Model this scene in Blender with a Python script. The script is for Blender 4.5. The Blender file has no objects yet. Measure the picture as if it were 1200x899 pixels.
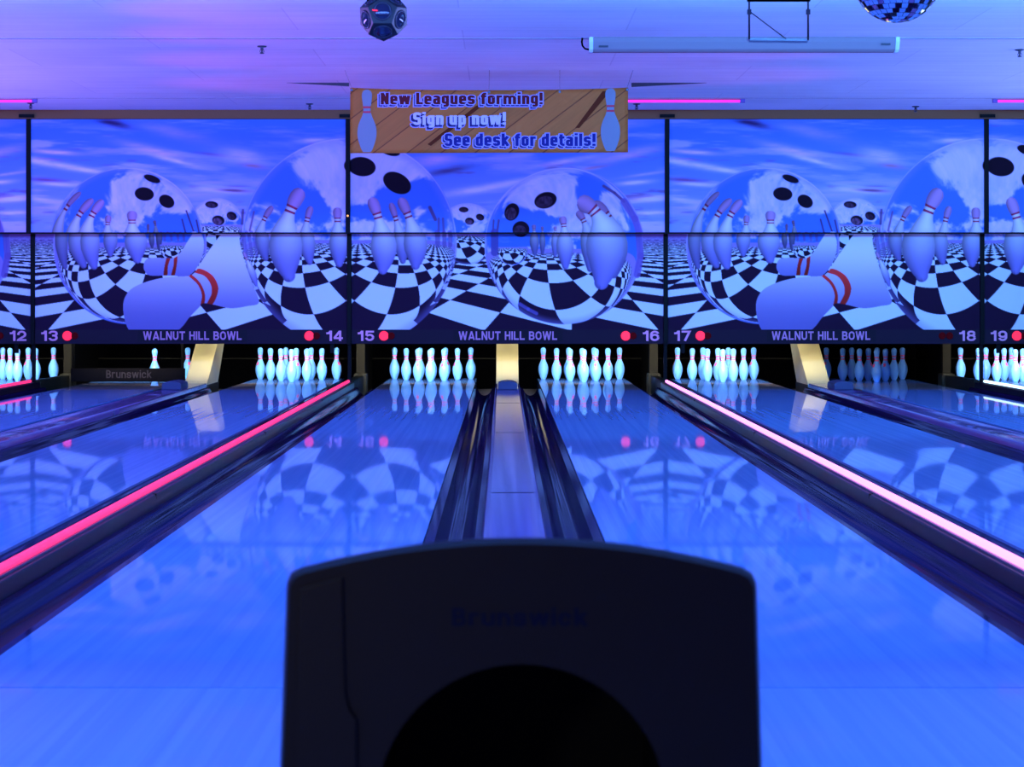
import bpy, bmesh, math, random
import numpy as np
from mathutils import Vector, Matrix

random.seed(7)
SCENE = bpy.context.scene
COL = SCENE.collection
R = math.radians

# ---------------------------------------------------------------- camera data
F = 2357.0                       # focal length in pixels of the 1200 px wide frame
PX, PY = 590.0, 349.0            # where the level optical axis meets the frame
EYE = (-0.043, 0.0, 0.977)

def at(px, py, d):
    return ((px - PX) / F * d + EYE[0], EYE[2] - (py - PY) / F * d)
def wx(px, d): return (px - PX) / F * d + EYE[0]
def wz(py, d): return EYE[2] - (py - PY) / F * d

FOUL = 5.05                      # foul line
HEAD = FOUL + 18.29              # head pin
PITCH = 3.395                    # one pair of lanes
LANE = 0.8925                    # lane centre from the middle of its pair
HALF = 0.527
CEIL = 2.97
UP_D, LO_D = 21.39, 21.58        # upper / lower masking panels

# ---------------------------------------------------------------- materials
def mat(name):
    m = bpy.data.materials.new(name); m.use_nodes = True
    nt = m.node_tree
    return m, nt, nt.nodes['Principled BSDF']
def pbr(name, col, rough=.5, metal=0.0, spec=.5, bump=0, bscale=60, var=0.0, vscale=6):
    m, nt, b = mat(name)
    b.inputs['Base Color'].default_value = (*col, 1); b.inputs['Roughness'].default_value = rough
    b.inputs['Metallic'].default_value = metal; b.inputs['Specular IOR Level'].default_value = spec
    tc = nt.nodes.new('ShaderNodeTexCoord')
    if var:
        n = nt.nodes.new('ShaderNodeTexNoise'); n.inputs['Scale'].default_value = vscale; n.inputs['Detail'].default_value = 4
        nt.links.new(tc.outputs['Object'], n.inputs['Vector'])
        mx = nt.nodes.new('ShaderNodeMix'); mx.data_type = 'RGBA'
        mx.inputs[6].default_value = (*[c * (1 - var) for c in col], 1); mx.inputs[7].default_value = (*[min(1, c * (1 + var)) for c in col], 1)
        nt.links.new(n.outputs['Fac'], mx.inputs[0]); nt.links.new(mx.outputs[2], b.inputs['Base Color'])
    if bump:
        n = nt.nodes.new('ShaderNodeTexNoise'); n.inputs['Scale'].default_value = bscale; n.inputs['Detail'].default_value = 3
        nt.links.new(tc.outputs['Object'], n.inputs['Vector'])
        bp = nt.nodes.new('ShaderNodeBump'); bp.inputs['Strength'].default_value = bump; bp.inputs['Distance'].default_value = .01
        nt.links.new(n.outputs['Fac'], bp.inputs['Height']); nt.links.new(bp.outputs['Normal'], b.inputs['Normal'])
    return m
def glow(name, col, s):
    m, nt, b = mat(name)
    b.inputs['Base Color'].default_value = (*[c * .08 for c in col], 1)
    b.inputs['Emission Color'].default_value = (*col, 1); b.inputs['Emission Strength'].default_value = s
    return m

def lane_mat(name, col, col2, refl, rough, ior=1.105):
    """finished lane boards: matt board colour under a clear oil film"""
    m = bpy.data.materials.new(name); m.use_nodes = True; nt = m.node_tree; nt.nodes.clear()
    N = nt.nodes.new; L = nt.links.new
    out = N('ShaderNodeOutputMaterial'); mix = N('ShaderNodeMixShader'); d = N('ShaderNodeBsdfDiffuse'); g = N('ShaderNodeBsdfGlossy')
    g.inputs['Roughness'].default_value = rough
    fr = N('ShaderNodeFresnel'); fr.inputs['IOR'].default_value = ior
    mu = N('ShaderNodeMath'); mu.operation = 'MULTIPLY'; mu.inputs[1].default_value = refl
    L(fr.outputs[0], mu.inputs[0]); L(mu.outputs[0], mix.inputs[0])
    tc = N('ShaderNodeTexCoord')
    sep = N('ShaderNodeSeparateXYZ'); L(tc.outputs['Object'], sep.inputs[0])
    # board strips along the lane
    mp = N('ShaderNodeMapping'); mp.inputs['Scale'].default_value = (30, .55, 1); L(tc.outputs['Object'], mp.inputs['Vector'])
    n1 = N('ShaderNodeTexNoise'); n1.inputs['Scale'].default_value = 1.3; n1.inputs['Detail'].default_value = 5; L(mp.outputs[0], n1.inputs['Vector'])
    fl = N('ShaderNodeMath'); fl.operation = 'MULTIPLY'; fl.inputs[1].default_value = 36.0; L(sep.outputs[0], fl.inputs[0])
    f2 = N('ShaderNodeMath'); f2.operation = 'FLOOR'; L(fl.outputs[0], f2.inputs[0])
    wn = N('ShaderNodeTexWhiteNoise'); wn.noise_dimensions = '1D'; L(f2.outputs[0], wn.inputs['W'])
    av = N('ShaderNodeMath'); av.operation = 'MULTIPLY_ADD'; av.inputs[1].default_value = .35; L(wn.outputs['Value'], av.inputs[0]); L(n1.outputs['Fac'], av.inputs[2])
    rp = N('ShaderNodeMapRange'); rp.inputs[1].default_value = .3; rp.inputs[2].default_value = 1.0; L(av.outputs[0], rp.inputs[0])
    mx = N('ShaderNodeMix'); mx.data_type = 'RGBA'; mx.inputs[6].default_value = (*col, 1); mx.inputs[7].default_value = (*col2, 1)
    L(rp.outputs[0], mx.inputs[0]); L(mx.outputs[2], d.inputs['Color'])
    g.inputs['Color'].default_value = (.95, .95, .95, 1)
    L(d.outputs[0], mix.inputs[1]); L(g.outputs[0], mix.inputs[2]); L(mix.outputs[0], out.inputs[0])
    return m

def ceiling_mat():
    m, nt, b = mat('ceiling_tiles'); N = nt.nodes.new; L = nt.links.new
    tc = N('ShaderNodeTexCoord')
    mp = N('ShaderNodeMapping'); mp.inputs['Location'].default_value = (.35, .05, 0); L(tc.outputs['Object'], mp.inputs[0])
    br = N('ShaderNodeTexBrick'); br.offset = .5; br.inputs['Scale'].default_value = 1
    br.inputs['Brick Width'].default_value = 2.44; br.inputs['Row Height'].default_value = 1.155; br.inputs['Mortar Size'].default_value = .006
    br.inputs['Mortar Smooth'].default_value = .3
    br.inputs['Color1'].default_value = (.80, .78, .78, 1); br.inputs['Color2'].default_value = (.74, .73, .75, 1); br.inputs['Mortar'].default_value = (.66, .63, .65, 1)
    L(mp.outputs[0], br.inputs['Vector'])
    n = N('ShaderNodeTexNoise'); n.inputs['Scale'].default_value = 1.2; n.inputs['Detail'].default_value = 6; L(tc.outputs['Object'], n.inputs['Vector'])
    mp2 = N('ShaderNodeMapping'); mp2.inputs['Scale'].default_value = (.4, 9, 1); L(tc.outputs['Object'], mp2.inputs[0])
    n2 = N('ShaderNodeTexNoise'); n2.inputs['Scale'].default_value = 1.5; n2.inputs['Detail'].default_value = 5; L(mp2.outputs[0], n2.inputs['Vector'])
    ad = N('ShaderNodeMath'); ad.operation = 'ADD'; L(n.outputs['Fac'], ad.inputs[0]); L(n2.outputs['Fac'], ad.inputs[1])
    rp = N('ShaderNodeMapRange'); rp.inputs[1].default_value = .6; rp.inputs[2].default_value = 1.4; rp.inputs[3].default_value = .86; rp.inputs[4].default_value = 1.06; L(ad.outputs[0], rp.inputs[0])
    mu = N('ShaderNodeVectorMath'); mu.operation = 'SCALE'; L(br.outputs['Color'], mu.inputs[0]); L(rp.outputs[0], mu.inputs['Scale'])
    L(mu.outputs[0], b.inputs['Base Color']); b.inputs['Roughness'].default_value = .95; b.inputs['Specular IOR Level'].default_value = .1
    return m

def print_mat(name, attr):
    m, nt, b = mat(name)
    a = nt.nodes.new('ShaderNodeAttribute'); a.attribute_name = attr
    nt.links.new(a.outputs['Color'], b.inputs['Base Color'])
    b.inputs['Roughness'].default_value = .75; b.inputs['Specular IOR Level'].default_value = .05
    return m

def banner_mat():
    m, nt, b = mat('banner_wood_print'); N = nt.nodes.new; L = nt.links.new
    tc = N('ShaderNodeTexCoord')
    mp = N('ShaderNodeMapping'); mp.inputs['Rotation'].default_value = (0, R(37), 0); L(tc.outputs['Object'], mp.inputs[0])
    sep = N('ShaderNodeSeparateXYZ'); L(mp.outputs[0], sep.inputs[0])
    sc = N('ShaderNodeMath'); sc.operation = 'MULTIPLY'; sc.inputs[1].default_value = 5.6; L(sep.outputs[2], sc.inputs[0])
    fr = N('ShaderNodeMath'); fr.operation = 'FRACT'; L(sc.outputs[0], fr.inputs[0])
    fl = N('ShaderNodeMath'); fl.operation = 'FLOOR'; L(sc.outputs[0], fl.inputs[0])
    wn = N('ShaderNodeTexWhiteNoise'); wn.noise_dimensions = '1D'; L(fl.outputs[0], wn.inputs['W'])
    mp2 = N('ShaderNodeMapping'); mp2.inputs['Scale'].default_value = (1.5, 1, 30); L(mp.outputs[0], mp2.inputs[0])
    n = N('ShaderNodeTexNoise'); n.inputs['Scale'].default_value = 1.5; n.inputs['Detail'].default_value = 4; L(mp2.outputs[0], n.inputs['Vector'])
    ad = N('ShaderNodeMath'); ad.operation = 'MULTIPLY_ADD'; ad.inputs[1].default_value = .7; L(wn.outputs['Value'], ad.inputs[0]); L(n.outputs['Fac'], ad.inputs[2])
    mx = N('ShaderNodeMix'); mx.data_type = 'RGBA'; mx.inputs[6].default_value = (.46, .125, .020, 1); mx.inputs[7].default_value = (.70, .21, .038, 1)
    L(ad.outputs[0], mx.inputs[0])
    lt = N('ShaderNodeMath'); lt.operation = 'LESS_THAN'; lt.inputs[1].default_value = .05; L(fr.outputs[0], lt.inputs[0])
    mx2 = N('ShaderNodeMix'); mx2.data_type = 'RGBA'; mx2.inputs[7].default_value = (.30, .07, .015, 1)
    L(lt.outputs[0], mx2.inputs[0]); L(mx.outputs[2], mx2.inputs[6]); L(mx2.outputs[2], b.inputs['Base Color'])
    b.inputs['Roughness'].default_value = .6; b.inputs['Specular IOR Level'].default_value = .2
    return m

# ---------------------------------------------------------------- mesh helpers
def link(name, me, m, parent=None):
    if m is not None and not me.materials: me.materials.append(m)
    o = bpy.data.objects.new(name, me); COL.objects.link(o)
    if parent is not None: o.parent = parent
    return o
def finish(bm, name, smooth=False, bevel=0.0, seg=2):
    if bevel:
        bmesh.ops.bevel(bm, geom=list(bm.edges), offset=bevel, segments=seg, profile=.6, affect='EDGES', clamp_overlap=True)
    bmesh.ops.recalc_face_normals(bm, faces=bm.faces)
    me = bpy.data.meshes.new(name); bm.to_mesh(me); bm.free()
    if smooth:
        for p in me.polygons: p.use_smooth = True
    return me
def box_bm(bm, x0, x1, y0, y1, z0, z1):
    v = [bm.verts.new(p) for p in ((x0,y0,z0),(x1,y0,z0),(x1,y1,z0),(x0,y1,z0),(x0,y0,z1),(x1,y0,z1),(x1,y1,z1),(x0,y1,z1))]
    for f in ((0,3,2,1),(4,5,6,7),(0,1,5,4),(1,2,6,5),(2,3,7,6),(3,0,4,7)): bm.faces.new([v[i] for i in f])
def box(name, x0, x1, y0, y1, z0, z1, m, parent=None, bevel=0.0):
    bm = bmesh.new(); box_bm(bm, x0, x1, y0, y1, z0, z1)
    return link(name, finish(bm, name, bevel=bevel), m, parent)
def prism(name, prof, axis, a, b, m, parent=None, bevel=0.0, smooth=False):
    """closed profile swept straight; axis 'y': profile (x,z); axis 'x': profile (y,z)"""
    bm = bmesh.new()
    mk = (lambda p, t: (p[0], t, p[1])) if axis == 'y' else (lambda p, t: (t, p[0], p[1]))
    A = [bm.verts.new(mk(p, a)) for p in prof]; B = [bm.verts.new(mk(p, b)) for p in prof]
    n = len(prof)
    for i in range(n): bm.faces.new((A[i], A[(i+1) % n], B[(i+1) % n], B[i]))
    bm.faces.new(A[::-1]); bm.faces.new(B)
    me = finish(bm, name, bevel=bevel)
    if smooth:
        me.polygons.foreach_set('use_smooth', [len(p.vertices) == 4 for p in me.polygons])
        me.set_sharp_from_angle(angle=R(35))
    return link(name, me, m, parent)
def tube(name, pts, r, m, parent=None, seg=10, closed_ends=True):
    bm = bmesh.new(); rings = []
    P = [Vector(p) for p in pts]
    for i, p in enumerate(P):
        t = (P[min(i+1, len(P)-1)] - P[max(i-1, 0)]).normalized()
        up = Vector((0,0,1)) if abs(t.z) < .9 else Vector((1,0,0))
        u = t.cross(up).normalized(); v = t.cross(u)
        rr = r[i] if isinstance(r, (list, tuple)) else r
        rings.append([bm.verts.new(p + rr*(math.cos(2*math.pi*k/seg)*u + math.sin(2*math.pi*k/seg)*v)) for k in range(seg)])
    for a, b in zip(rings[:-1], rings[1:]):
        for k in range(seg): bm.faces.new((a[k], a[(k+1)%seg], b[(k+1)%seg], b[k]))
    bm.faces.new(rings[0][::-1]); bm.faces.new(rings[-1])
    me = finish(bm, name)
    for p in me.polygons: p.use_smooth = len(p.vertices) == 4
    return link(name, me, m, parent)
def lathe_mesh(name, prof, seg=28, a0=0.0, a1=2*math.pi, smooth=True):
    bm = bmesh.new(); full = abs(a1 - a0 - 2*math.pi) < 1e-6
    n = seg if full else seg + 1
    rings = []
    for (r, z) in prof:
        if r < 1e-6: rings.append([bm.verts.new((0,0,z))])
        else: rings.append([bm.verts.new((r*math.cos(a0+(a1-a0)*k/seg), r*math.sin(a0+(a1-a0)*k/seg), z)) for k in range(n)])
    for a, b in zip(rings[:-1], rings[1:]):
        for k in range(seg):
            k2 = (k+1) % n if full else k+1
            if len(a) == 1: bm.faces.new((a[0], b[k2], b[k]))
            elif len(b) == 1: bm.faces.new((a[k], a[k2], b[0]))
            else: bm.faces.new((a[k], a[k2], b[k2], b[k]))
    return finish(bm, name, smooth=smooth)
def disc(name, x, y, z, r, m, parent=None, th=.004, seg=20, facing='-y'):
    prof = [(0, 0), (r*.9, 0), (r, -th*.4), (r, -th), (0, -th)]
    me = lathe_mesh(name, prof, seg, smooth=False)
    o = link(name, me, m, parent); o.location = (x, y, z)
    if facing == '-y': o.rotation_euler = (R(90), 0, 0)
    return o
def thing(name, label, cat, loc=(0,0,0), group=None):
    o = bpy.data.objects.new(name, None); COL.objects.link(o); o.empty_display_size = .1
    o.location = loc; o['label'] = label; o['category'] = cat
    if group: o['group'] = group
    return o
def tag(o, label, cat, group=None):
    o['label'] = label; o['category'] = cat
    if group: o['group'] = group
    return o
def structure(o): o['kind'] = 'structure'; return o
def keep(o, parent):
    """parent without moving: the child's mesh is in world coordinates"""
    o.parent = parent; o.matrix_parent_inverse = Matrix.Translation(-parent.location); return o

# ---------------------------------------------------------------- drawn letters
def _arc(cx, cy, rx, ry, a0, a1, n=7):
    return [(cx + rx * math.cos(R(a0 + (a1 - a0) * i / n)), cy + ry * math.sin(R(a0 + (a1 - a0) * i / n))) for i in range(n + 1)]
def glyph(ch, t, W, xh, rs=.5):
    """centre lines of one letter: cap height 1, stem width t, usual width W, x-height xh"""
    h = t / 2
    def loop(l, b, r_, u, rad):
        return _arc(r_-rad, u-rad, rad, rad, 0, 90) + _arc(l+rad, u-rad, rad, rad, 90, 180) + _arc(l+rad, b+rad, rad, rad, 180, 270) + _arc(r_-rad, b+rad, rad, rad, 270, 360) + [(r_, u-rad), (r_, u-rad-.001)]
    def S(l, b, r_, u, rad):
        m = (b + u) / 2; q = min(rad, (m - b) / 2)
        return [(r_, u-q-.04)] + _arc(r_-q, u-q, q, q, 0, 90) + _arc(l+q, u-q, q, q, 90, 180) + _arc(l+q, m+q, q, q, 180, 250) + _arc(r_-q, m-q, q, q, 70, 0) + _arc(r_-q, b+q, q, q, 0, -90) + _arc(l+q, b+q, q, q, 270, 180) + [(l, b+q+.04)]
    wid = {'W': 1.55, 'w': 1.45, 'm': 1.62, 'M': 1.5, 'i': 0, 'l': 0, 'I': 0, '!': 0, 'f': .70, 't': .72, 'r': .78, 'L': .88, 'T': 1.0, 'A': 1.14, '1': .62, 'O': 1.08, 'N': 1.04}.get(ch, 1.0)
    w = W * wid if wid else t
    if ch == ' ': return [], W * .42
    if ch.islower() and ch not in 'wmiflt': w *= .94
    l, r_, b, u, x = h, w - h, h, 1 - h, xh - h
    rad = min((r_ - l) / 2, .5) * (2 * rs); rad = min(rad, (r_ - l) / 2)
    lr = min(rad, (x - b) / 2)
    dsc = -.21 + h
    P = []
    if ch == 'N': P = [[(l, 0), (l, 1)], [(l, 1), (r_, 0)], [(r_, 0), (r_, 1)]]
    elif ch == 'L': P = [[(l, 1), (l, b), (w, b)]]
    elif ch == 'H': P = [[(l, 0), (l, 1)], [(r_, 0), (r_, 1)], [(l, .52), (r_, .52)]]
    elif ch == 'T': P = [[(0, u), (w, u)], [(w/2, u), (w/2, 0)]]
    elif ch == 'I': P = [[(h, 0), (h, 1)]]
    elif ch == 'U': P = [[(l, 1)] + _arc(l+rad, b+rad, rad, rad, 180, 270) + _arc(r_-rad, b+rad, rad, rad, 270, 360) + [(r_, 1)]]
    elif ch == 'A': P = [[(h*.8, 0), (w/2, 1)], [(w - h*.8, 0), (w/2, 1)], [(w*.22, .26), (w*.78, .26)]]
    elif ch == 'W': q = h*.9; P = [[(q, 1), (w*.27, 0)], [(w*.27, 0), (w/2, 1)], [(w/2, 1), (w*.73, 0)], [(w*.73, 0), (w-q, 1)]]
    elif ch == 'B':
        q = (u - .52) / 2; q2 = (.52 - b) / 2
        P = [[(l, 0), (l, 1)], [(l, u), (r_-.04-q, u)] + _arc(r_-.04-q, .52+q, q, q, 90, -90) + [(l, .52)], [(l, .52), (r_-q2, .52)] + _arc(r_-q2, b+q2, q2, q2, 90, -90) + [(l, b)]]
    elif ch == 'O': P = [loop(l, b, r_, u, rad)]
    elif ch in 'Ss':
        P = [S(l, b, r_, u if ch == 'S' else x, rad)]
    elif ch == 'w': q = h*.9; P = [[(q, xh), (w*.27, 0)], [(w*.27, 0), (w/2, xh)], [(w/2, xh), (w*.73, 0)], [(w*.73, 0), (w-q, xh)]]
    elif ch == 'e': m = xh*.50; P = [[(l, m), (r_, m), (r_, x-lr)] + _arc(r_-lr, x-lr, lr, lr, 0, 90) + _arc(l+lr, x-lr, lr, lr, 90, 180) + _arc(l+lr, b+lr, lr, lr, 180, 270) + _arc(r_-lr, b+lr, lr, lr, 270, 350)]
    elif ch == 'a':
        m = xh*.56; q = min(lr, (m-b)/2)
        P = [[(l, x-lr*.9)] + _arc(l+lr, x-lr, lr, lr, 170, 90) + _arc(r_-lr, x-lr, lr, lr, 90, 0) + [(r_, 0)], [(r_, m)] + _arc(l+q, m-q, q, q, 90, 180) + _arc(l+q, b+q, q, q, 180, 270) + [(r_, b)]]
    elif ch == 'o': P = [loop(l, b, r_, x, lr)]
    elif ch == 'c': P = [[(r_, x-lr*1.1)] + _arc(r_-lr, x-lr, lr, lr, 10, 90) + _arc(l+lr, x-lr, lr, lr, 90, 180) + _arc(l+lr, b+lr, lr, lr, 180, 270) + _arc(r_-lr, b+lr, lr, lr, 270, 350)]
    elif ch == 'g': P = [loop(l, b+.04, r_, x, lr), [(r_, xh), (r_, dsc+lr*.7)] + _arc(r_-lr*.7, dsc+lr*.7, lr*.7, lr*.7, 0, -90) + [(l, dsc)]]
    elif ch == 'p': P = [[(l, xh), (l, -.21)], loop(l, b, r_, x, lr)]
    elif ch == 'd': P = [[(r_, 1), (r_, 0)], loop(l, b, r_, x, lr)]
    elif ch == 'u': P = [[(l, xh)] + _arc(l+lr, b+lr, lr, lr, 180, 270) + _arc(r_-lr, b+lr, lr, lr, 270, 360), [(r_, xh), (r_, 0)]]
    elif ch == 'n': P = [[(l, 0), (l, xh)], [(l, x-lr)] + _arc(l+lr, x-lr, lr, lr, 180, 90) + _arc(r_-lr, x-lr, lr, lr, 90, 0) + [(r_, 0)]]
    elif ch == 'r': P = [[(l, 0), (l, xh)], [(l, x-lr)] + _arc(l+lr, x-lr, lr, lr, 180, 90) + [(w, x)]]
    elif ch == 'm':
        mid = w/2; q = min(lr, (mid-l)/2)
        P = [[(l, 0), (l, xh)], _arc(l+q, x-q, q, q, 180, 90) + _arc(mid-q, x-q, q, q, 90, 0) + [(mid, 0)], _arc(mid+q, x-q, q, q, 180, 90) + _arc(r_-q, x-q, q, q, 90, 0) + [(r_, 0)]]
    elif ch == 'i': P = [[(h, 0), (h, xh)], [(h, xh+.09), (h, 1.02)]]
    elif ch == 'l': P = [[(h, 0), (h, 1)]]
    elif ch == '!': P = [[(h, 1), (h, .30)], [(h, .19), (h, 0)]]
    elif ch == 'f': q = w*.40; P = [[(w*.42, 0), (w*.42, u-q)] + _arc(w*.42+q, u-q, q, q, 180, 90) + [(w*1.02, u)], [(0, xh-h*.8), (w, xh-h*.8)]]
    elif ch == 't': q = w*.40; P = [[(w*.40, .94), (w*.40, b+q)] + _arc(w*.40+q, b+q, q, q, 180, 270) + [(w*1.02, b)], [(0, xh-h*.8), (w, xh-h*.8)]]
    elif ch == 'k': P = [[(l, 0), (l, 1)], [(l, .34), (w-h*.7, xh)], [(w*.42, .40), (w-h*.5, 0)]]
    elif ch == '1': P = [[(w-h, 0), (w-h, 1)], [(w-h, .97), (w*.45, .76), (0, .74)]]
    elif ch == '2': q = rad; P = [[(l, u-q-.06)] + _arc(l+q, u-q, q, q, 170, 90) + _arc(r_-q, u-q, q, q, 90, -35) + [(l+.02, b+.05), (l, b), (w, b)]]
    elif ch == '3': q = (u-.53)/2; q2 = (.53-b)/2; P = [[(l, u-q)] + _arc(l+q, u-q, q, q, 170, 90) + _arc(r_-q, u-q, q, q, 90, -90) + [(l+rad*.7, .53)], _arc(r_-q2, b+q2, q2, q2, 90, -90) + _arc(l+q2, b+q2, q2, q2, 270, 185)]
    elif ch == '4': P = [[(w*.70, 0), (w*.70, 1)], [(w*.66, 1 - t*.3), (h*.6, .30)], [(0, .27), (w, .27)]]
    elif ch == '5': q = min(rad, .28); P = [[(w-.02, u), (l+.05, u), (l+.02, .52)], [(l+.02, .50)] + _arc(r_-q, .60-q, q, q, 90, 0) + _arc(r_-q, b+q, q, q, 0, -90) + _arc(l+q, b+q, q, q, 270, 190)]
    elif ch in '69':
        lp = loop(l, b, r_, .60, min(rad, .25)); top = [(l, .35), (l, u-rad)] + _arc(l+rad, u-rad, rad, rad, 180, 90) + _arc(r_-rad, u-rad, rad, rad, 90, 15)
        P = [lp, top]
        if ch == '9': P = [[(w - a, 1 - c) for a, c in p] for p in P]
    elif ch == '7': P = [[(0, u), (r_, u), (r_-.02, u-.04), (w*.36, 0)]]
    elif ch == '8': q = (u-.54)/2; P = [loop(l+.03, .54, r_-.03, u, min(rad, q)), loop(l, b, r_, .54, min(rad, (.54-b)/2))]
    elif ch == '0': P = [loop(l, b, r_, u, rad)]
    return P, w
def stroke(bm, pts, t, ext, tf):
    P = [Vector((a, b)) for a, b in pts]
    Q = [P[0]]
    for p in P[1:]:
        if (p - Q[-1]).length > 1e-4: Q.append(p)
    if len(Q) < 2: return
    closed = (Q[0] - Q[-1]).length < .003
    if not closed and ext:
        Q[0] = Q[0] + (Q[0] - Q[1]).normalized() * ext; Q[-1] = Q[-1] + (Q[-1] - Q[-2]).normalized() * ext
    n = len(Q); A = []
    for i in range(n):
        if closed and i in (0, n - 1): d1 = (Q[-1] - Q[-2]).normalized(); d2 = (Q[1] - Q[0]).normalized()
        else: d1 = (Q[i] - Q[max(i-1, 0)]); d2 = (Q[min(i+1, n-1)] - Q[i]); d1 = d1.normalized() if d1.length else d2.normalized(); d2 = d2.normalized() if d2.length else d1
        d = d1 + d2; d = d.normalized() if d.length > .3 else d1
        nn = Vector((-d.y, d.x)); c = max(.5, nn.dot(Vector((-d1.y, d1.x))))
        A.append((bm.verts.new(tf(Q[i] + nn * (t / 2 / c))), bm.verts.new(tf(Q[i] - nn * (t / 2 / c)))))
    for a, b in zip(A[:-1], A[1:]): bm.faces.new((a[0], a[1], b[1], b[0]))
def lettering(name, text, x0, x1, z0, z1, y, m, parent, t=.17, W=.62, xh=.74, rs=.5, gap=.10, grow=0.0):
    """words of flat drawn letters: capitals fill z0..z1, the line fills x0..x1, reading towards the bowlers"""
    G = []; pen = 0
    for ch in text:
        P, w = glyph(ch, t, W, xh, rs); G.append((P, pen)); pen += w + gap
    pen -= gap
    sx = (x1 - x0) / pen; sz = z1 - z0
    words = [[]]
    for ch, g in zip(text, G):
        if ch == ' ': words.append([])
        else: words[-1].append(g)
    out = []
    for wd in words:              # every word is a part of its own
        bm = bmesh.new()
        for P, px in wd:
            for q, pl in enumerate(P):
                yy = y - q * .0004
                stroke(bm, pl, t + 2 * grow, grow, lambda v: (x0 + (px + v.x) * sx, yy, z0 + v.y * sz))
        bmesh.ops.recalc_face_normals(bm, faces=bm.faces)
        me = bpy.data.meshes.new(name); bm.to_mesh(me); bm.free()
        o = link(name, me, m)
        if parent is not None: keep(o, parent)
        out.append(o)
    return out
# ---------------------------------------------------------------- printed mural
# The two printed designs of the masking units (a flat print): worked out on a
# fine raster and stored as the print's colours on the panel mesh.
def _lin(c):
    c = np.asarray(c, float) / 255.0
    return np.where(c <= 0.04045, c / 12.92, ((c + 0.055) / 1.055) ** 2.4)

_ILL = _lin((112, 156, 255))

def _noise(x, y, seed):
    xi = np.floor(x).astype(np.int64); yi = np.floor(y).astype(np.int64)
    fx = x - xi; fy = y - yi
    fx = fx * fx * (3 - 2 * fx); fy = fy * fy * (3 - 2 * fy)
    def h(a, b):
        n = (a * 374761393 + b * 668265263 + seed * 974711) & 0xFFFFFFFF
        n = ((n ^ (n >> 13)) * 1274126177) & 0xFFFFFFFF
        return ((n ^ (n >> 16)) & 0xFFFF) / 65535.0
    a = h(xi, yi); b = h(xi + 1, yi); c = h(xi, yi + 1); d = h(xi + 1, yi + 1)
    return (a + (b - a) * fx) * (1 - fy) + (c + (d - c) * fx) * fy

def _fbm(x, y, seed, octv=4):
    s = 0; amp = 0.5; tot = 0
    for k in range(octv):
        s = s + amp * _noise(x, y, seed + k); tot += amp
        x = x * 2.03 + 11.7; y = y * 2.03 + 5.3; amp *= 0.55
    return s / tot

def _ss(a, b, v):
    t = np.clip((v - a) / (b - a), 0, 1)
    return t * t * (3 - 2 * t)

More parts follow.
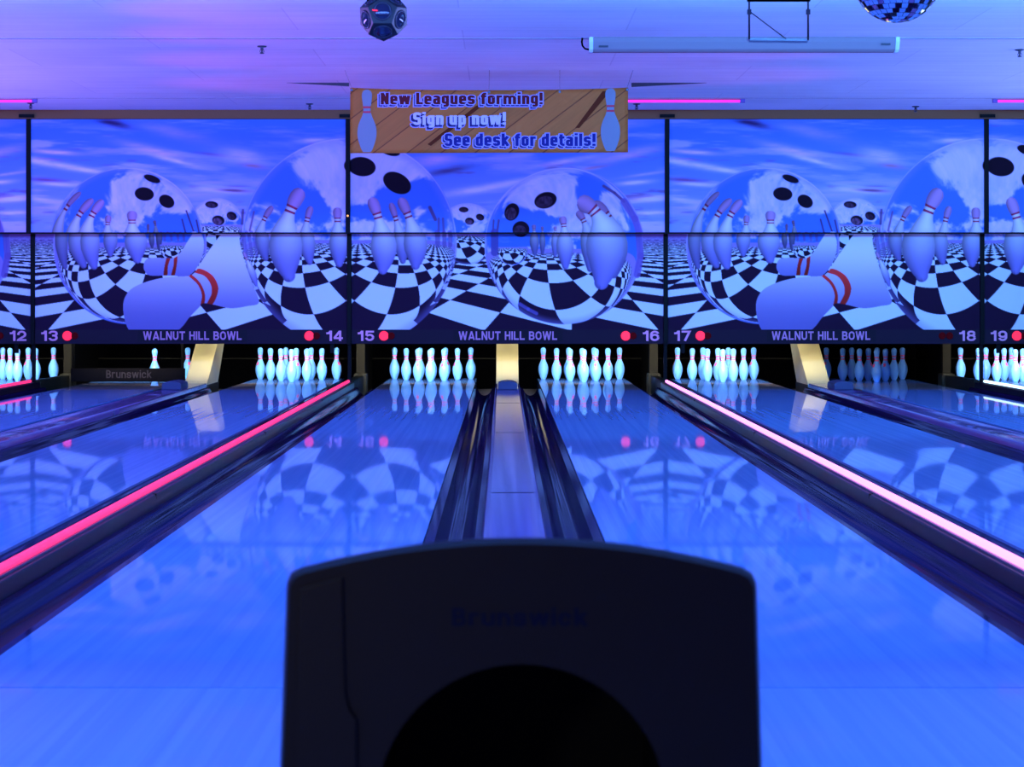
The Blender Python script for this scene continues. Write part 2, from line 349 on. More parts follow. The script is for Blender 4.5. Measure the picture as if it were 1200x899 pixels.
class Print:
    def __init__(self, x0, x1, y0, y1, k):
        self.k = k
        nx = int(round((x1 - x0) * k)); ny = int(round((y1 - y0) * k))
        xs = x0 + (np.arange(nx) + 0.5) / k; ys = y0 + (np.arange(ny) + 0.5) / k
        self.X, self.Y = np.meshgrid(xs, ys)
        self.img = np.zeros((ny, nx, 3))
    def put(self, col, m):
        col = np.asarray(col, float)
        m = np.clip(m, 0, 1)[..., None]
        self.img[...] = self.img * (1 - m) + col * m
    def sub(self, pts, pad):
        # a window on this print, so that small shapes cost little
        xs = [p[0] for p in pts]; ys = [p[1] for p in pts]
        X = self.X[0]; Y = self.Y[:, 0]
        a, b = np.searchsorted(X, [min(xs) - pad, max(xs) + pad]); c, d = np.searchsorted(Y, [min(ys) - pad, max(ys) + pad])
        q = Print.__new__(Print); q.k = self.k
        q.X = self.X[c:d, a:b]; q.Y = self.Y[c:d, a:b]; q.img = self.img[c:d, a:b]
        return q
    def ellipse(self, cx, cy, a, b, ang):
        t = math.radians(ang); dx = self.X - cx; dy = self.Y - cy
        u = dx * math.cos(t) + dy * math.sin(t); v = -dx * math.sin(t) + dy * math.cos(t)
        r = np.sqrt((u / a) ** 2 + (v / b) ** 2)
        return np.clip((1 - r) * min(a, b) * 1.6 + 0.5, 0, 1), u / a, v / b
    def poly(self, pts):
        # point in polygon of a smoothed outline, softened by one texel
        n = len(pts); P = []
        for i in range(n):
            p0, p1, p2, p3 = (np.array(pts[(i + j) % n], float) for j in (-1, 0, 1, 2))
            for t in np.linspace(0, 1, 6, endpoint=False):
                P.append(0.5 * (2 * p1 + (p2 - p0) * t + (2 * p0 - 5 * p1 + 4 * p2 - p3) * t * t + (3 * p1 - p0 - 3 * p2 + p3) * t ** 3))
        ins = np.zeros(self.X.shape, bool)
        for i in range(len(P)):
            (ax, ay), (bx, by) = P[i], P[(i + 1) % len(P)]
            if ay == by: continue
            c = ((ay > self.Y) != (by > self.Y)) & (self.X < (bx - ax) * (self.Y - ay) / (by - ay) + ax)
            ins ^= c
        return ins.astype(float)
    def line(self, pts, w, col, op=1.0):
        self.sub(pts, w + 2)._line(pts, w, col, op)
    def _line(self, pts, w, col, op):
        if self.X.size == 0: return
        for (a, b) in zip(pts[:-1], pts[1:]):
            ax, ay = a; bx, by = b
            L = (bx - ax) ** 2 + (by - ay) ** 2
            t = np.clip(((self.X - ax) * (bx - ax) + (self.Y - ay) * (by - ay)) / L, 0, 1)
            d = np.hypot(self.X - ax - t * (bx - ax), self.Y - ay - t * (by - ay))
            self.put(col, np.clip(w / 2 - d + 0.5, 0, 1) * op)
    def pin(self, head, mid, base, W, dim=1.0, op=1.0):
        self.sub([head, mid, base], W)._pin(head, mid, base, W, dim, op)
    def _pin(self, head, mid, base, W, dim, op):
        if self.X.size == 0: return
        # a tenpin along a bent axis from head to base
        ts = np.linspace(0, 1, 41); h = np.array(head, float); m = np.array(mid, float); b = np.array(base, float)
        c = 2 * m - 0.5 * (h + b)
        ax = ((1 - ts) ** 2)[:, None] * h + (2 * ts * (1 - ts))[:, None] * c + (ts ** 2)[:, None] * b
        best = np.full(self.X.shape, 1e9); bt = np.zeros(self.X.shape); sg = np.zeros(self.X.shape)
        for i in range(40):
            dx, dy = ax[i + 1] - ax[i]; L = dx * dx + dy * dy
            t = ((self.X - ax[i][0]) * dx + (self.Y - ax[i][1]) * dy) / L
            t = np.clip(t, 0, 1)
            ex = self.X - ax[i][0] - t * dx; ey = self.Y - ax[i][1] - t * dy
            d = np.hypot(ex, ey); q = d < best
            best = np.where(q, d, best); bt = np.where(q, ts[i] + t * (ts[1] - ts[0]), bt)
            sg = np.where(q, np.sign(ex * dy - ey * dx), sg)
        pr_t = [0, .012, .05, .1, .17, .24, .30, .38, .48, .58, .68, .78, .9, .985, 1.0]
        pr_r = [.0, .12, .20, .225, .215, .165, .16, .215, .33, .445, .5, .485, .36, .225, .19]
        r = np.interp(bt, pr_t, pr_r) * W
        msk = np.clip(r - best + 0.5, 0, 1) * op
        s = np.clip(best / np.maximum(r, .1), 0, 1) * sg
        sh = (1 - 0.30 * s * s + 0.10 * s)[..., None] * dim
        light = np.array((118, 154, 255.)); low = np.array((66, 84, 210.))
        f = _ss(.45, 1.0, bt)[..., None]
        col = (light * (1 - f) + low * f) * sh
        hd = np.array((98, 98, 205.)) * sh
        col = np.where((bt < .235)[..., None], hd, col)
        st = ((bt > .222) & (bt < .248)) | ((bt > .282) & (bt < .308))
        col = np.where(st[..., None], np.array((88, 34, 92.)) * sh, col)
        m3 = msk[..., None]
        self.img[...] = self.img * (1 - m3) + col * m3

WHT = np.array((112, 156, 255.)); BLK = np.array((14, 11, 48.)); MID = np.array((72, 72, 190.))

def floor_outside(P, mirror):
    xx = (827.3 - P.X) if mirror else P.X
    dy = np.maximum(P.Y - 271.0, 0.4)
    u = ((xx - 198) / dy - 3.187) / 0.9; v = (xx - 672) / dy / 0.9
    w = (np.floor(u) + np.floor(v)) % 2
    blur = _ss(22, 5, P.Y - 271.0)[..., None]
    col = np.where((w == 0)[..., None], WHT, BLK)
    P.put(col * (1 - blur) + MID * blur, (P.Y > 271.5).astype(float))

def reflect(P, q, S, even_dark, clip, seed, cloud, mirror=None, fade=1.0, ymin=0):
    """a mirror ball in the print: sky above, warped chequer below"""
    cx, cy, R, yaw, pitch, e = q
    X = P.X if mirror is None else 2 * mirror - P.X
    nx = (X - cx) / R; ny = (cy - P.Y) / R
    nz = np.sqrt(np.maximum(1 - nx * nx - ny * ny, 1e-4))
    ev = (math.sin(yaw) * math.cos(pitch), math.sin(pitch), math.cos(yaw) * math.cos(pitch))
    dt = nx * ev[0] + ny * ev[1] + nz * ev[2]
    rx = 2 * dt * nx - ev[0]; ry = 2 * dt * ny - ev[1]; rz = 2 * dt * nz - ev[2]
    t = (-(1 + e) - ny) / np.minimum(ry, -0.004)
    fx = nx + t * rx; fz = nz + t * rz
    i = fx * S[0][0] + fz * S[1][0] + S[2][0]; j = fx * S[0][1] + fz * S[1][1] + S[2][1]
    w = (np.floor(i) + np.floor(j)) % 2
    dark = (w == 0) if even_dark else (w == 1)
    col = np.where(dark[..., None], BLK, WHT)
    far = _ss(6 * fade, 16 * fade, np.hypot(fx, fz))[..., None]
    col = col * (1 - far) + np.array((78, 88, 214.)) * far
    # sky in the ball
    n1 = _fbm(rx * 2.6 + seed, ry * 3.4, seed, 5)
    n2 = _fbm(rx * 9 + 3, ry * 8, seed + 9, 4)
    c = _ss(.46, .70, n1 + 0.34 * (n2 - .5) + cloud(P.X, P.Y)) * (0.80 + 0.4 * (n2 - .5))
    deep = np.array((34, 78, 222.)); pale = np.array((128, 146, 255.))
    sky = deep * (1 - c[..., None]) + pale * c[..., None]
    col = np.where((ry > -0.004)[..., None], sky, col)
    rr = np.hypot((P.X - clip[0]) / clip[2], (P.Y - clip[1]) / (clip[3] if len(clip) > 3 else clip[2]))
    rim = _ss(.90, 1.0, rr)[..., None] * 0.45
    col = col * (1 - rim) + np.array((70, 92, 225.)) * rim
    P.put(col, np.clip((1 - rr) * clip[2] + .5, 0, 1) * (P.Y > ymin))
    if ymin: return
    P.put((120, 140, 250), _ss(.982, .992, rr) * _ss(1.0, .996, rr) * .45 * (P.Y < 300))

def sky_outside(P, seed, flip):
    X = P.X if not flip else 827.3 - P.X
    Y = P.Y
    g = _ss(140, 270, Y)[..., None]
    P.img[:] = np.array((36, 80, 226.)) * (1 - g) + np.array((74, 108, 250.)) * g
    # long wind-drawn streaks fanning out of the far left of the design
    s = _fbm(X * .012 + 2, (Y + .10 * X - .00012 * (X - 409) ** 2) * .105, seed, 5)
    m = _ss(.50, .72, s) * _ss(136, 175, Y) * (0.35 + 0.65 * _ss(500, 720, X))
    P.put((124, 136, 255), m * .62)
    s2 = _fbm(X * .010 + 7, Y * .085, seed + 31, 5)
    P.put((112, 122, 250), _ss(.5, .75, s2) * .5)
    s3 = _fbm(X * .02 + 1, Y * .16, seed + 55, 4)
    P.put((58, 58, 160), _ss(.66, .82, s3) * .7)

def streak(P, x, y, a, b, ang, col, op):
    t = math.radians(ang); dx = P.X - x; dy = P.Y - y
    u = (dx * math.cos(t) + dy * math.sin(t)) / a; v = (-dx * math.sin(t) + dy * math.cos(t)) / b
    n = _fbm(P.X * .05, P.Y * .3, 77, 4)
    P.put(col, np.exp(-(u * u + v * v) * 1.3) * op * (0.55 + 0.9 * n))

QB = (662.019, 288.6, 93.4, -0.167, -0.067, 0.195); SB = ((1.0695, .1346), (.2999, -1.0377), (-.055, 1.5458))
QC = (412.039, 274.608, 123.069, .381, -.109, -.218); SC = ((1.8979, -1.398), (-1.0796, -2.0244), (-.0002, 2.5938))
QA = (149.091, 285.61, 92.545, .163, .024, .219); SA = ((.4758, 1.2804), (1.0057, -.5144), (.1467, 2.2976))
QSB = (551.0, 272.4, 40.46, -.447, -.068, .489); SSB = ((.8169, .3026), (.3552, -.8299), (-.3128, 1.5039))
HOLE = (9, 8, 34)

def blobs(lst):
    def f(X, Y):
        s = 0
        for (x, y, a, b, w) in lst:
            s = s + w * np.exp(-(((X - x) / a) ** 2 + ((Y - y) / b) ** 2))
        return s
    return f

def hole(P, cx, cy, a, b, ang, inner=0.0):
    m, u, v = P.ellipse(cx, cy, a, b, ang)
    P.put(HOLE, m)
    if inner:
        m2, u2, v2 = P.ellipse(cx - .12 * a, cy + .2 * b, a * .75, b * .7, ang)
        P.put((66, 62, 140), m2 * inner * (0.3 + 0.7 * _noise(P.X * .6, P.Y * .35, 5)))

def design_a(k):
    P = Print(36, 409, 139, 386.5, k)
    sky_outside(P, 3, True)
    streak(P, 60, 178, 36, 3.0, 4, (150, 140, 255), .8); streak(P, 45, 189, 50, 5, 10, (130, 145, 255), 1.0)
    streak(P, 100, 199, 30, 3.5, 9, (130, 145, 255), 1.0); streak(P, 55, 211, 26, 2.6, 3, (66, 50, 150), .9)
    streak(P, 70, 216, 30, 3, 3, (122, 140, 255), .9); streak(P, 50, 234, 25, 4, 6, (122, 140, 255), .7)
    streak(P, 135, 145, 22, 4, 12, (24, 24, 96), 1.0); streak(P, 185, 178, 48, 6, 14, (118, 122, 245), .9)
    streak(P, 205, 188, 30, 3, 14, (140, 150, 255), .9); streak(P, 250, 181, 20, 2.0, 6, (56, 56, 150), .8)
    streak(P, 285, 183, 30, 9, 10, (130, 138, 252), .8); streak(P, 300, 195, 16, 3, 8, (92, 84, 160), .9)
    streak(P, 260, 222, 40, 5, 3, (126, 146, 255), .9); streak(P, 275, 223, 20, 2, 3, (64, 56, 140), 1.0)
    streak(P, 370, 165, 24, 4, -3, (128, 138, 255), .8); streak(P, 205, 155, 50, 8, 14, (96, 104, 240), .6)
    floor_outside(P, True)
    # small far ball
    reflect(P, (256, 263, 31, 0.0, 0, .1), SB, True, (256, 264, 32), 4, blobs([(256, 243, 30, 16, .5)]))
    hole(P, 250, 239.7, 7.6, 4, 4, .5); hole(P, 257.9, 258, 7.4, 5.6, 10, .9); hole(P, 273.7, 252.9, 6.2, 4.8, 25, .4)
    # left ball
    reflect(P, QA, SA, False, (149.5, 288, 91.5), 12,
            blobs([(172, 228, 42, 26, .42), (150, 250, 26, 18, .35), (100, 215, 30, 22, -.5), (120, 235, 18, 22, -.3), (195, 258, 28, 12, -.55), (88, 222, 10, 14, .35), (104, 222, 8, 10, .3), (215, 238, 16, 20, .2)]))
    hole(P, 179.5, 209.5, 10.2, 4.0, 20); hole(P, 170.3, 227.2, 11.4, 7.8, 8); hole(P, 196.8, 235.8, 9.6, 7.2, 30)
    P.pin((95.5, 225), (70, 262), (72, 313), 15, .78); P.pin((110, 233), (87, 268), (94, 311), 21, .9)
    P.pin((122, 234.5), (103, 268), (106.5, 312), 23, .97); P.pin((128, 252), (126.5, 272), (126, 298), 17, .92)
    P.pin((182, 258), (184, 270), (184, 292), 8, .6); P.pin((175, 262), (175, 275), (176, 290), 7, .6)
    P.pin((156, 247), (156, 272), (158, 304), 27, 1.0)
    for a, b in (((215, 257), (219, 272)), ((220, 247), (229, 272)), ((232, 258), (235, 272))): P.line([a, b], 2.0, (34, 34, 100), .9)
    for x in (190, 198, 206, 213): P.line([(x, 272), (x + 1, 282)], 3, (54, 54, 150), .6)
    # small ball mirrored in the left ball
    reflect(P, (201, 287, 17, -.2, 0, .15), SB, True, (201, 288, 16), 6, blobs([]), ymin=287)
    # big ball on the unit's edge, left half
    reflect(P, QC, SC, True, (410, 284, 125, 122), 21,
            blobs([(395, 195, 30, 26, .5), (375, 190, 26, 20, .3), (390, 235, 22, 26, .35), (330, 215, 26, 26, -.5), (372, 240, 16, 22, -.5), (318, 240, 16, 14, .42), (300, 262, 12, 12, .2)]), mirror=410)
    hole(P, 423, 195.3, 16.5, 11.2, 8)
    P.pin((322.5, 241.5), (308, 270), (311.5, 303), 17, .85); P.pin((368, 241.5), (361, 272), (364, 307), 19, .9)
    P.pin((398.5, 243), (399, 272), (399, 309), 24, .95); P.pin((357, 221.5), (337, 268), (339, 323), 40, .98)
    P.line([(300, 248), (295, 270)], 2.4, (52, 50, 130), .8); P.line([(287, 246), (286, 262)], 3, (40, 40, 110), .8)
    for x, w in ((284, 5), (291, 4), (297, 4)): P.line([(x, 272), (x + 4, 300)], w, (56, 66, 170), .7)
    P.pin((285, 296), (292, 312), (300, 334), 9, .95)
    # toppled pins in front
    z5 = lambda L: [(140 + a / 6.42, 265 + b / 6.42) for a, b in L]
    def fallen(out, top, bot, y0, y1, bands):
        m = P.poly(z5(out)); f = _ss(y0, y1, P.Y)[..., None]
        P.put(np.array(top, float) * (1 - f) + np.array(bot, float) * f, m)
        for b in bands:
            mb = P.poly(z5(b)) * m
            P.put(np.array((150, 44, 70.)) * (1 - f * .6), mb)
    fallen([(165, 300), (188, 252), (260, 240), (350, 243), (405, 238), (455, 190), (500, 120), (545, 55), (570, 40), (605, 55), (628, 130), (615, 230), (575, 310), (530, 362), (470, 380), (390, 372), (330, 372), (215, 372), (175, 340)],
           (122, 158, 255), (58, 76, 186), 272, 330,
           [[(345, 235), (372, 235), (352, 300), (345, 378), (318, 378), (326, 300)], [(400, 230), (424, 230), (418, 300), (402, 372), (376, 372), (394, 300)]])
    fallen([(8, 600), (25, 530), (75, 470), (170, 425), (300, 392), (430, 380), (510, 374), (560, 345), (620, 250), (700, 140), (770, 55), (830, 40), (893, 50), (905, 140), (940, 270), (1000, 440), (1048, 572), (960, 600), (830, 616), (700, 590), (620, 580), (590, 610), (520, 680), (430, 780), (300, 800), (120, 800), (55, 780), (20, 700)],
           (122, 158, 255), (56, 72, 178), 286, 384,
           [[(508, 372), (540, 372), (600, 430), (634, 510), (630, 580), (600, 600), (612, 520), (580, 440)], [(545, 345), (600, 322), (690, 370), (735, 450), (728, 520), (690, 590), (650, 585), (685, 510), (680, 440), (630, 375)]])
    return P

def design_b(k):
    P = Print(409, 782, 139, 386.5, k)
    sky_outside(P, 8, False)
    streak(P, 525, 200, 26, 4, -10, (40, 44, 130), 1.0); streak(P, 510, 188, 30, 7, -6, (116, 116, 236), .9)
    streak(P, 560, 222, 46, 5, -9, (128, 146, 255), 1.0); streak(P, 600, 214, 30, 4, -12, (124, 140, 255), .8)
    streak(P, 660, 190, 60, 4, -10, (120, 128, 250), .8); streak(P, 735, 182, 50, 6, -12, (118, 116, 246), .8)
    streak(P, 700, 196, 18, 2, -8, (100, 84, 170), .8); streak(P, 745, 214, 24, 3, -5, (134, 144, 255), .9)
    streak(P, 765, 233, 30, 4, -4, (140, 146, 255), 1.0); streak(P, 765, 249, 30, 3, -2, (134, 144, 255), .9)
    streak(P, 760, 204, 30, 2, -8, (128, 130, 252), .7); streak(P, 700, 150, 70, 6, -8, (110, 112, 244), .7)
    floor_outside(P, False)
    reflect(P, QSB, SSB, True, (548, 274, 36), 5, blobs([(543, 244, 26, 14, .5), (530, 264, 14, 8, -.5), (552, 268, 14, 6, .4)]))
    hole(P, 543.5, 245.5, 5.6, 3.2, 3, .4); hole(P, 562.9, 254.3, 5, 3.8, 20, .3); hole(P, 550.6, 259, 5.5, 4.2, 8, .9)
    reflect(P, QC, SC, True, (410, 284, 125, 122), 21,
            blobs([(428, 210, 34, 40, .5), (470, 190, 30, 18, .3), (447, 232, 16, 16, -.55), (485, 225, 26, 16, -.4), (490, 245, 14, 10, .3), (420, 247, 16, 7, -.6), (424, 266, 26, 5, .4)]))
    hole(P, 423, 195.3, 16.5, 11.2, 8); hole(P, 464.7, 214.3, 17.6, 11.5, 28); hole(P, 455.5, 176.5, 13, 5.5, 18)
    P.pin((457, 237.5), (467, 272), (470.5, 306), 18, .88); P.pin((468, 232), (483, 270), (485.5, 311), 28, .95)
    P.pin((433.5, 231.5), (446, 272), (446.5, 316), 31, 1.0)
    P.line([(503.5, 243), (510, 257)], 4, (44, 44, 120), .9); P.line([(514, 256), (514, 272)], 3, (44, 50, 136), .8); P.line([(519, 256), (520, 272)], 3, (44, 50, 136), .8)
    for x, w in ((512, 6), (520, 5), (527, 5)): P.line([(x, 272), (x, 288)], w, (50, 56, 156), .7)
    # right ball
    reflect(P, QB, SB, True, (662.5, 288, 94.5, 91.5), 31,
            blobs([(640, 225, 34, 26, .42), (665, 240, 26, 28, .4), (690, 225, 20, 20, -.5), (632, 258, 24, 16, -.6), (705, 232, 14, 14, .1), (718, 238, 12, 16, .3), (668, 268, 20, 6, .4), (600, 230, 14, 14, .2)]))
    reflect(P, (601, 290, 20, -.1, 0, .1), SSB, True, (601, 292, 19), 6, blobs([]), ymin=290)
    P.pin((626.5, 263), (627, 276), (628, 298), 11, .75); P.pin((636, 265), (637, 276), (637, 298), 7, .7); P.pin((651.5, 265), (652, 276), (652, 300), 9, .85)
    P.pin((697, 237), (722, 270), (722, 321), 28, .82); P.pin((677.5, 247.5), (690, 272), (694, 315), 20, .85)
    P.pin((660, 253.5), (663, 276), (664.5, 312), 20, .95); P.pin((678, 235), (708, 266), (707.5, 331), 45, 1.0)
    P.line([(709, 218), (722, 226), (733, 236)], 3.2, (46, 44, 126), .9); P.line([(733, 236), (746, 256), (752, 275), (754, 300), (750, 322)], 8, (58, 60, 176), .85)
    P.line([(579, 258), (578, 272)], 2.2, (44, 46, 124), .9); P.line([(585, 258), (583, 272)], 2.6, (44, 46, 124), .9)
    P.line([(580, 272), (580, 296)], 9, (40, 48, 150), .85)
    hole(P, 640.3, 234.6, 13.4, 9.4, -15, .5); hole(P, 600.4, 248.2, 8.4, 10.4, 22, .6); hole(P, 611.2, 268.6, 10, 9.6, 0, .4)
    # gloss streak near the ball's foot
    P.line([(610, 356), (620, 362), (630, 367)], 4, (54, 66, 190), .7)
    return P
P_NEAR, P_MID, P_MASK, P_CEIL, P_SPOT, P_BAN, P_PIT, P_HOOD, P_WORLD, P_RETFILL = 690, 490, 1100, 275, 190, 95, 17, 3, .40, .8
# ---------------------------------------------------------------- palette
M_lane = lane_mat('lane_boards', (.15, .29, .55), (.205, .365, .64), .92, .030)  # blacklight blue put into the colour of the beige boards
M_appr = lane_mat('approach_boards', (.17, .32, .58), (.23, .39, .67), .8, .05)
M_lane_pit = lane_mat('lane_wood_pit_lit', (.42, .32, .28), (.48, .37, .32), .92, .024)  # same boards out of the blue light, pit-lit look put into the colour
M_deck = lane_mat('pin_deck_boards', (.08, .22, .60), (.11, .27, .70), .95, .02)  # blacklight glow put into the blue of the deck
M_gut = lane_mat('gutter_plastic', (.010, .004, .030), (.018, .007, .042), .42, .07, 1.35)
M_cap = pbr('capping_plastic', (.14, .085, .25), .13, spec=.36, var=.10, vscale=5, bump=.012, bscale=6)
M_rail = pbr('rail_black', (.006, .003, .012), .3, spec=.10)
M_navy = pbr('navy_plastic', (.02, .025, .085), .45)
M_hood = pbr('hood_cream', (.64, .54, .24), .45, var=.06, vscale=3)
M_olive = pbr('olive_metal', (.030, .026, .013), .45, spec=.08, var=.3, vscale=9)
M_post = pbr('kickback_post_paint', (.020, .017, .010), .6, spec=.05, var=.2, vscale=9)
M_dark = pbr('pit_black', (.0006, .0006, .0008), .9, spec=0.0)
M_kick = pbr('kickback_black', (.003, .003, .003), .7, spec=.02)
M_pin = pbr('pin_white_blacklit', (.16, .45, .95), .28, spec=.5)  # blacklight glow of the white pins put into a blue base colour
M_stripe = pbr('pin_red', (.95, .10, .30), .35)
M_print = print_mat('mural_print', 'print')
M_band = pbr('mask_navy_band', (.022, .014, .024), .7, spec=.05)
M_plate = pbr('name_plate_black', (.018, .014, .02), .7, spec=.05)
M_letter = pbr('mask_lettering', (.62, .26, .38), .6, spec=.05)
M_num = pbr('lane_number_lilac', (.95, .36, .46), .6, spec=.05)
M_frame = pbr('mask_frame_black', (.004, .003, .003), .5, spec=.08)
M_lit = glow('pin_lamp_red', (1.0, .016, .06), 1.25)
M_off = pbr('unlit_lamp_red', (.14, .002, .003), .6, spec=.03)
M_tan = pbr('tan_trim_paint', (.24, .075, .014), .7, var=.1, vscale=2)
M_ceil = ceiling_mat()
M_wall = pbr('wall_paint', (.30, .28, .34), .9, var=.08, vscale=1)
M_white = pbr('fixture_white_darkened', (.22, .14, .155), .6, spec=.05)  # white paint, colour darkened to offset the strong blacklight on the housing
M_steel = pbr('dark_steel', (.05, .05, .07), .4, metal=.6)
M_plate2 = pbr('bracket_plate_grey', (.16, .17, .22), .45, metal=.5)
M_slit = pbr('ceiling_gap_dark', (.05, .04, .05), .9)
M_hoodblk = pbr('return_black_plastic', (.013, .011, .007), .45, spec=.25, bump=.05, bscale=300)
M_liner = pbr('return_opening_black', (.004, .004, .005), .8, spec=.1)
M_hlet = pbr('return_lettering_blue', (.005, .010, .034), .5, spec=.1)

# ---------------------------------------------------------------- the room
XS = 8.75
structure(box('floor', -XS, XS, -3.0, 25.4, -.30, -.16, pbr('subfloor_dark', (.03, .025, .03), .8)))
structure(box('floor', -XS, XS, -3.0, FOUL - .016, -.16, 0.0, M_appr))          # the approach boards
structure(box('ceiling', -XS, XS, -3.0, 25.4, CEIL, CEIL + .1, M_ceil))
structure(box('wall_left', -XS - .1, -XS, -3.0, 25.4, -.30, CEIL, M_wall))
structure(box('wall_right', XS, XS + .1, -3.0, 25.4, -.30, CEIL, M_wall))
structure(box('wall_back', -XS, XS, 25.3, 25.4, -.16, CEIL, M_dark))
structure(box('trim_2', -XS, XS, UP_D - .06, UP_D + .10, wz(139.5, UP_D), CEIL - .001, M_tan))   # tan header over the masking units
o = structure(box('trim_3', -XS, XS, 25.08, 25.12, -.16, .235, M_dark))
structure(box('trim_4', -XS, XS, 25.074, 25.0795, .212, .226, pbr('rail_edge', (.006, .005, .002), .6, spec=.05)))          # cushion rail across the pit

M_seam = pbr('ceiling_seam_grey', (.30, .26, .30), .9)
structure(box('trim_5', -XS, XS, 15.43, 15.47, CEIL - .004, CEIL, M_seam))          # seams between the ceiling sheets
structure(box('trim_6', -XS, XS, 20.06, 20.08, CEIL - .003, CEIL, M_seam))
# sagging ceiling tiles
def sag(name, xa, xb, d, za, zb):
    bm = bmesh.new()
    P = [(xa, d, CEIL), (xb, d, CEIL), (xb, d, CEIL - zb), (xa, d, CEIL - za), (xa, d + .03, CEIL), (xb, d + .03, CEIL), ]
    v = [bm.verts.new(p) for p in P]
    for f in ((0,1,2,3), (3,2,5,4), (0,3,4), (1,5,2), (0,4,5,1)): bm.faces.new([v[i] for i in f])
    return structure(link(name, finish(bm, name), M_slit))
sag('ceiling_tile_edge', wx(336, 18.64), wx(409, 18.64), 18.64, .002, .034)
sag('ceiling_tile_edge', wx(740, 18.64), wx(828, 18.64), 18.64, .040, .002)

# ---------------------------------------------------------------- lanes
LANES = {n: ((n - 13) // 2 - 1 + 0) for n in range(12, 20)}
def pair_of(n): return (n + 1) // 2 - 8          # 15,16 -> 0 ; 13,14 -> -1
def lane_x(n): return pair_of(n) * PITCH + (-LANE if n % 2 else LANE)
pl = {12: 'leftmost lane in view, mostly cut off by the photo edge', 13: 'lane under number 13 whose rake is down', 14: 'lane under number 14 beside the pink strip light',
      15: 'lane under number 15 left of the middle capping', 16: 'lane under number 16 right of the middle capping', 17: 'lane under number 17 beside the bright strip light',
      18: 'lane under number 18 with unlit pins', 19: 'lane under number 19 at the right edge of the photo'}
for n in range(12, 20):
    x = lane_x(n)
    t = thing('bowling_lane', 'blue-lit glossy bowling ' + pl[n], 'bowling lane', (x, FOUL, 0), 'glossy bowling lanes')
    def slab(name, y0, y1, m):
        ob = box(name, -HALF, HALF, y0 - FOUL, y1 - FOUL, -.16, 0, m, t, bevel=.003); return ob
    slab('lane_bed', FOUL, 21.35, M_lane)
    slab('lane_bed_pit_lit', 21.353, 22.98, M_lane_pit)  # far stretch of the same lane, its pit light painted as beige
    slab('pin_deck', 22.983, 24.45, M_deck)

def gutter_profile(s):
    """from the lane edge outwards; s = +1 runs to +x"""
    top = [(0, -.012), (.040, -.012), (.046, -.02), (.05, -.032), (.062, -.055), (.085, -.078), (.115, -.086), (.145, -.078), (.17, -.058), (.186, -.03), (.195, -.008), (.205, .004), (.232, .004)]
    bot = [(.232, -.15), (0, -.15)]
    return [(s * x, z) for x, z in top + bot]
side_txt = {12: 'black lit number 12', }
for n in range(12, 20):
    for s in (-1, 1):
        if n == 12 and s == -1: continue
        if n == 19 and s == 1: continue
        inner = (s == 1) == (n % 2 == 1)     # towards the middle of the pair
        x = lane_x(n) + s * (HALF + .0015)
        o = prism('gutter', gutter_profile(s), 'y', 0, 21.84 - FOUL, M_gut, None, smooth=True)
        o.location = (x, FOUL, 0)
        side = 'right' if s == 1 else 'left'
        tag(o, f'dark purple gutter along the {side} side of the lane under number {n}', 'gutter', 'gutters beside the lanes')

# cappings over the ball return tracks, between the two lanes of a pair
where = {-1: 'between lanes 13 and 14', 0: 'in the middle between lanes 15 and 16', 1: 'between lanes 17 and 18'}
for k in (-1, 0, 1):
    xc = k * PITCH
    w = .128
    prof = [(-w, -.15), (w, -.15), (w, .034), (w - .008, .046), (w - .020, .050), (w - .028, .046), (-w + .028, .046), (-w + .020, .050), (-w + .008, .046), (-w, .034)]
    t = thing('return_capping', f'purple-blue flat ball return capping {where[k]}', 'capping', (xc, FOUL, 0), 'cappings over the return tracks')
    prism('capping_board', prof, 'y', 0, 21.85 - FOUL, M_cap, t, smooth=True)
    # joints of the capping sections
    for yj in (9.6, 13.9, 17.8):
        box('joint_strip', -w + .028, w - .028, yj - FOUL, yj - FOUL + .012, .046, .0475, M_rail, t, bevel=0)
    # navy nose piece
    nose = [(-.098, .047), (.098, .047), (.098, .095), (.092, .112), (.05, .128), (0, .134), (-.05, .128), (-.092, .112), (-.098, .095)]
    o = prism('track_cover', nose, 'y', 20.30, 20.75, M_navy, None, bevel=.006); o.location = (xc, 0, 0)
    tag(o, f'small navy domed cover on the return capping {where[k]}', 'cover', 'navy covers on the cappings')
    # cream hood of the ball lift
    t = thing('ball_lift_hood', f'slanting cream ball lift hood {where[k]}', 'hood', (xc, 21.9, 0), 'cream hoods under the name signs')
    side = [(0.0, .02), (1.0, .545), (1.48, .545), (.85, .02)]
    prism('hood_body', side, 'x', -.122, .122, M_hood, t, bevel=.006)
    bm = bmesh.new()
    for sx in (-1, 1):      # raised side lips along the slanting face
        a = [(sx*.122, -.004, .028), (sx*.122, 1.0, .556), (sx*.108, 1.0, .556), (sx*.108, -.004, .028)]
        b = [(x, y + .01, z - .02) for x, y, z in a]
        A = [bm.verts.new(p) for p in a]; B = [bm.verts.new(p) for p in b]
        for i in range(4): bm.faces.new((A[i], A[(i+1)%4], B[(i+1)%4], B[i]))
        bm.faces.new(A); bm.faces.new(B[::-1])
    link('side_lip', finish(bm, 'side_lip'), M_hood, t)
    box('hood_base', -.126, .126, -.04, .9, -.16, .028, M_olive, t, bevel=.008)

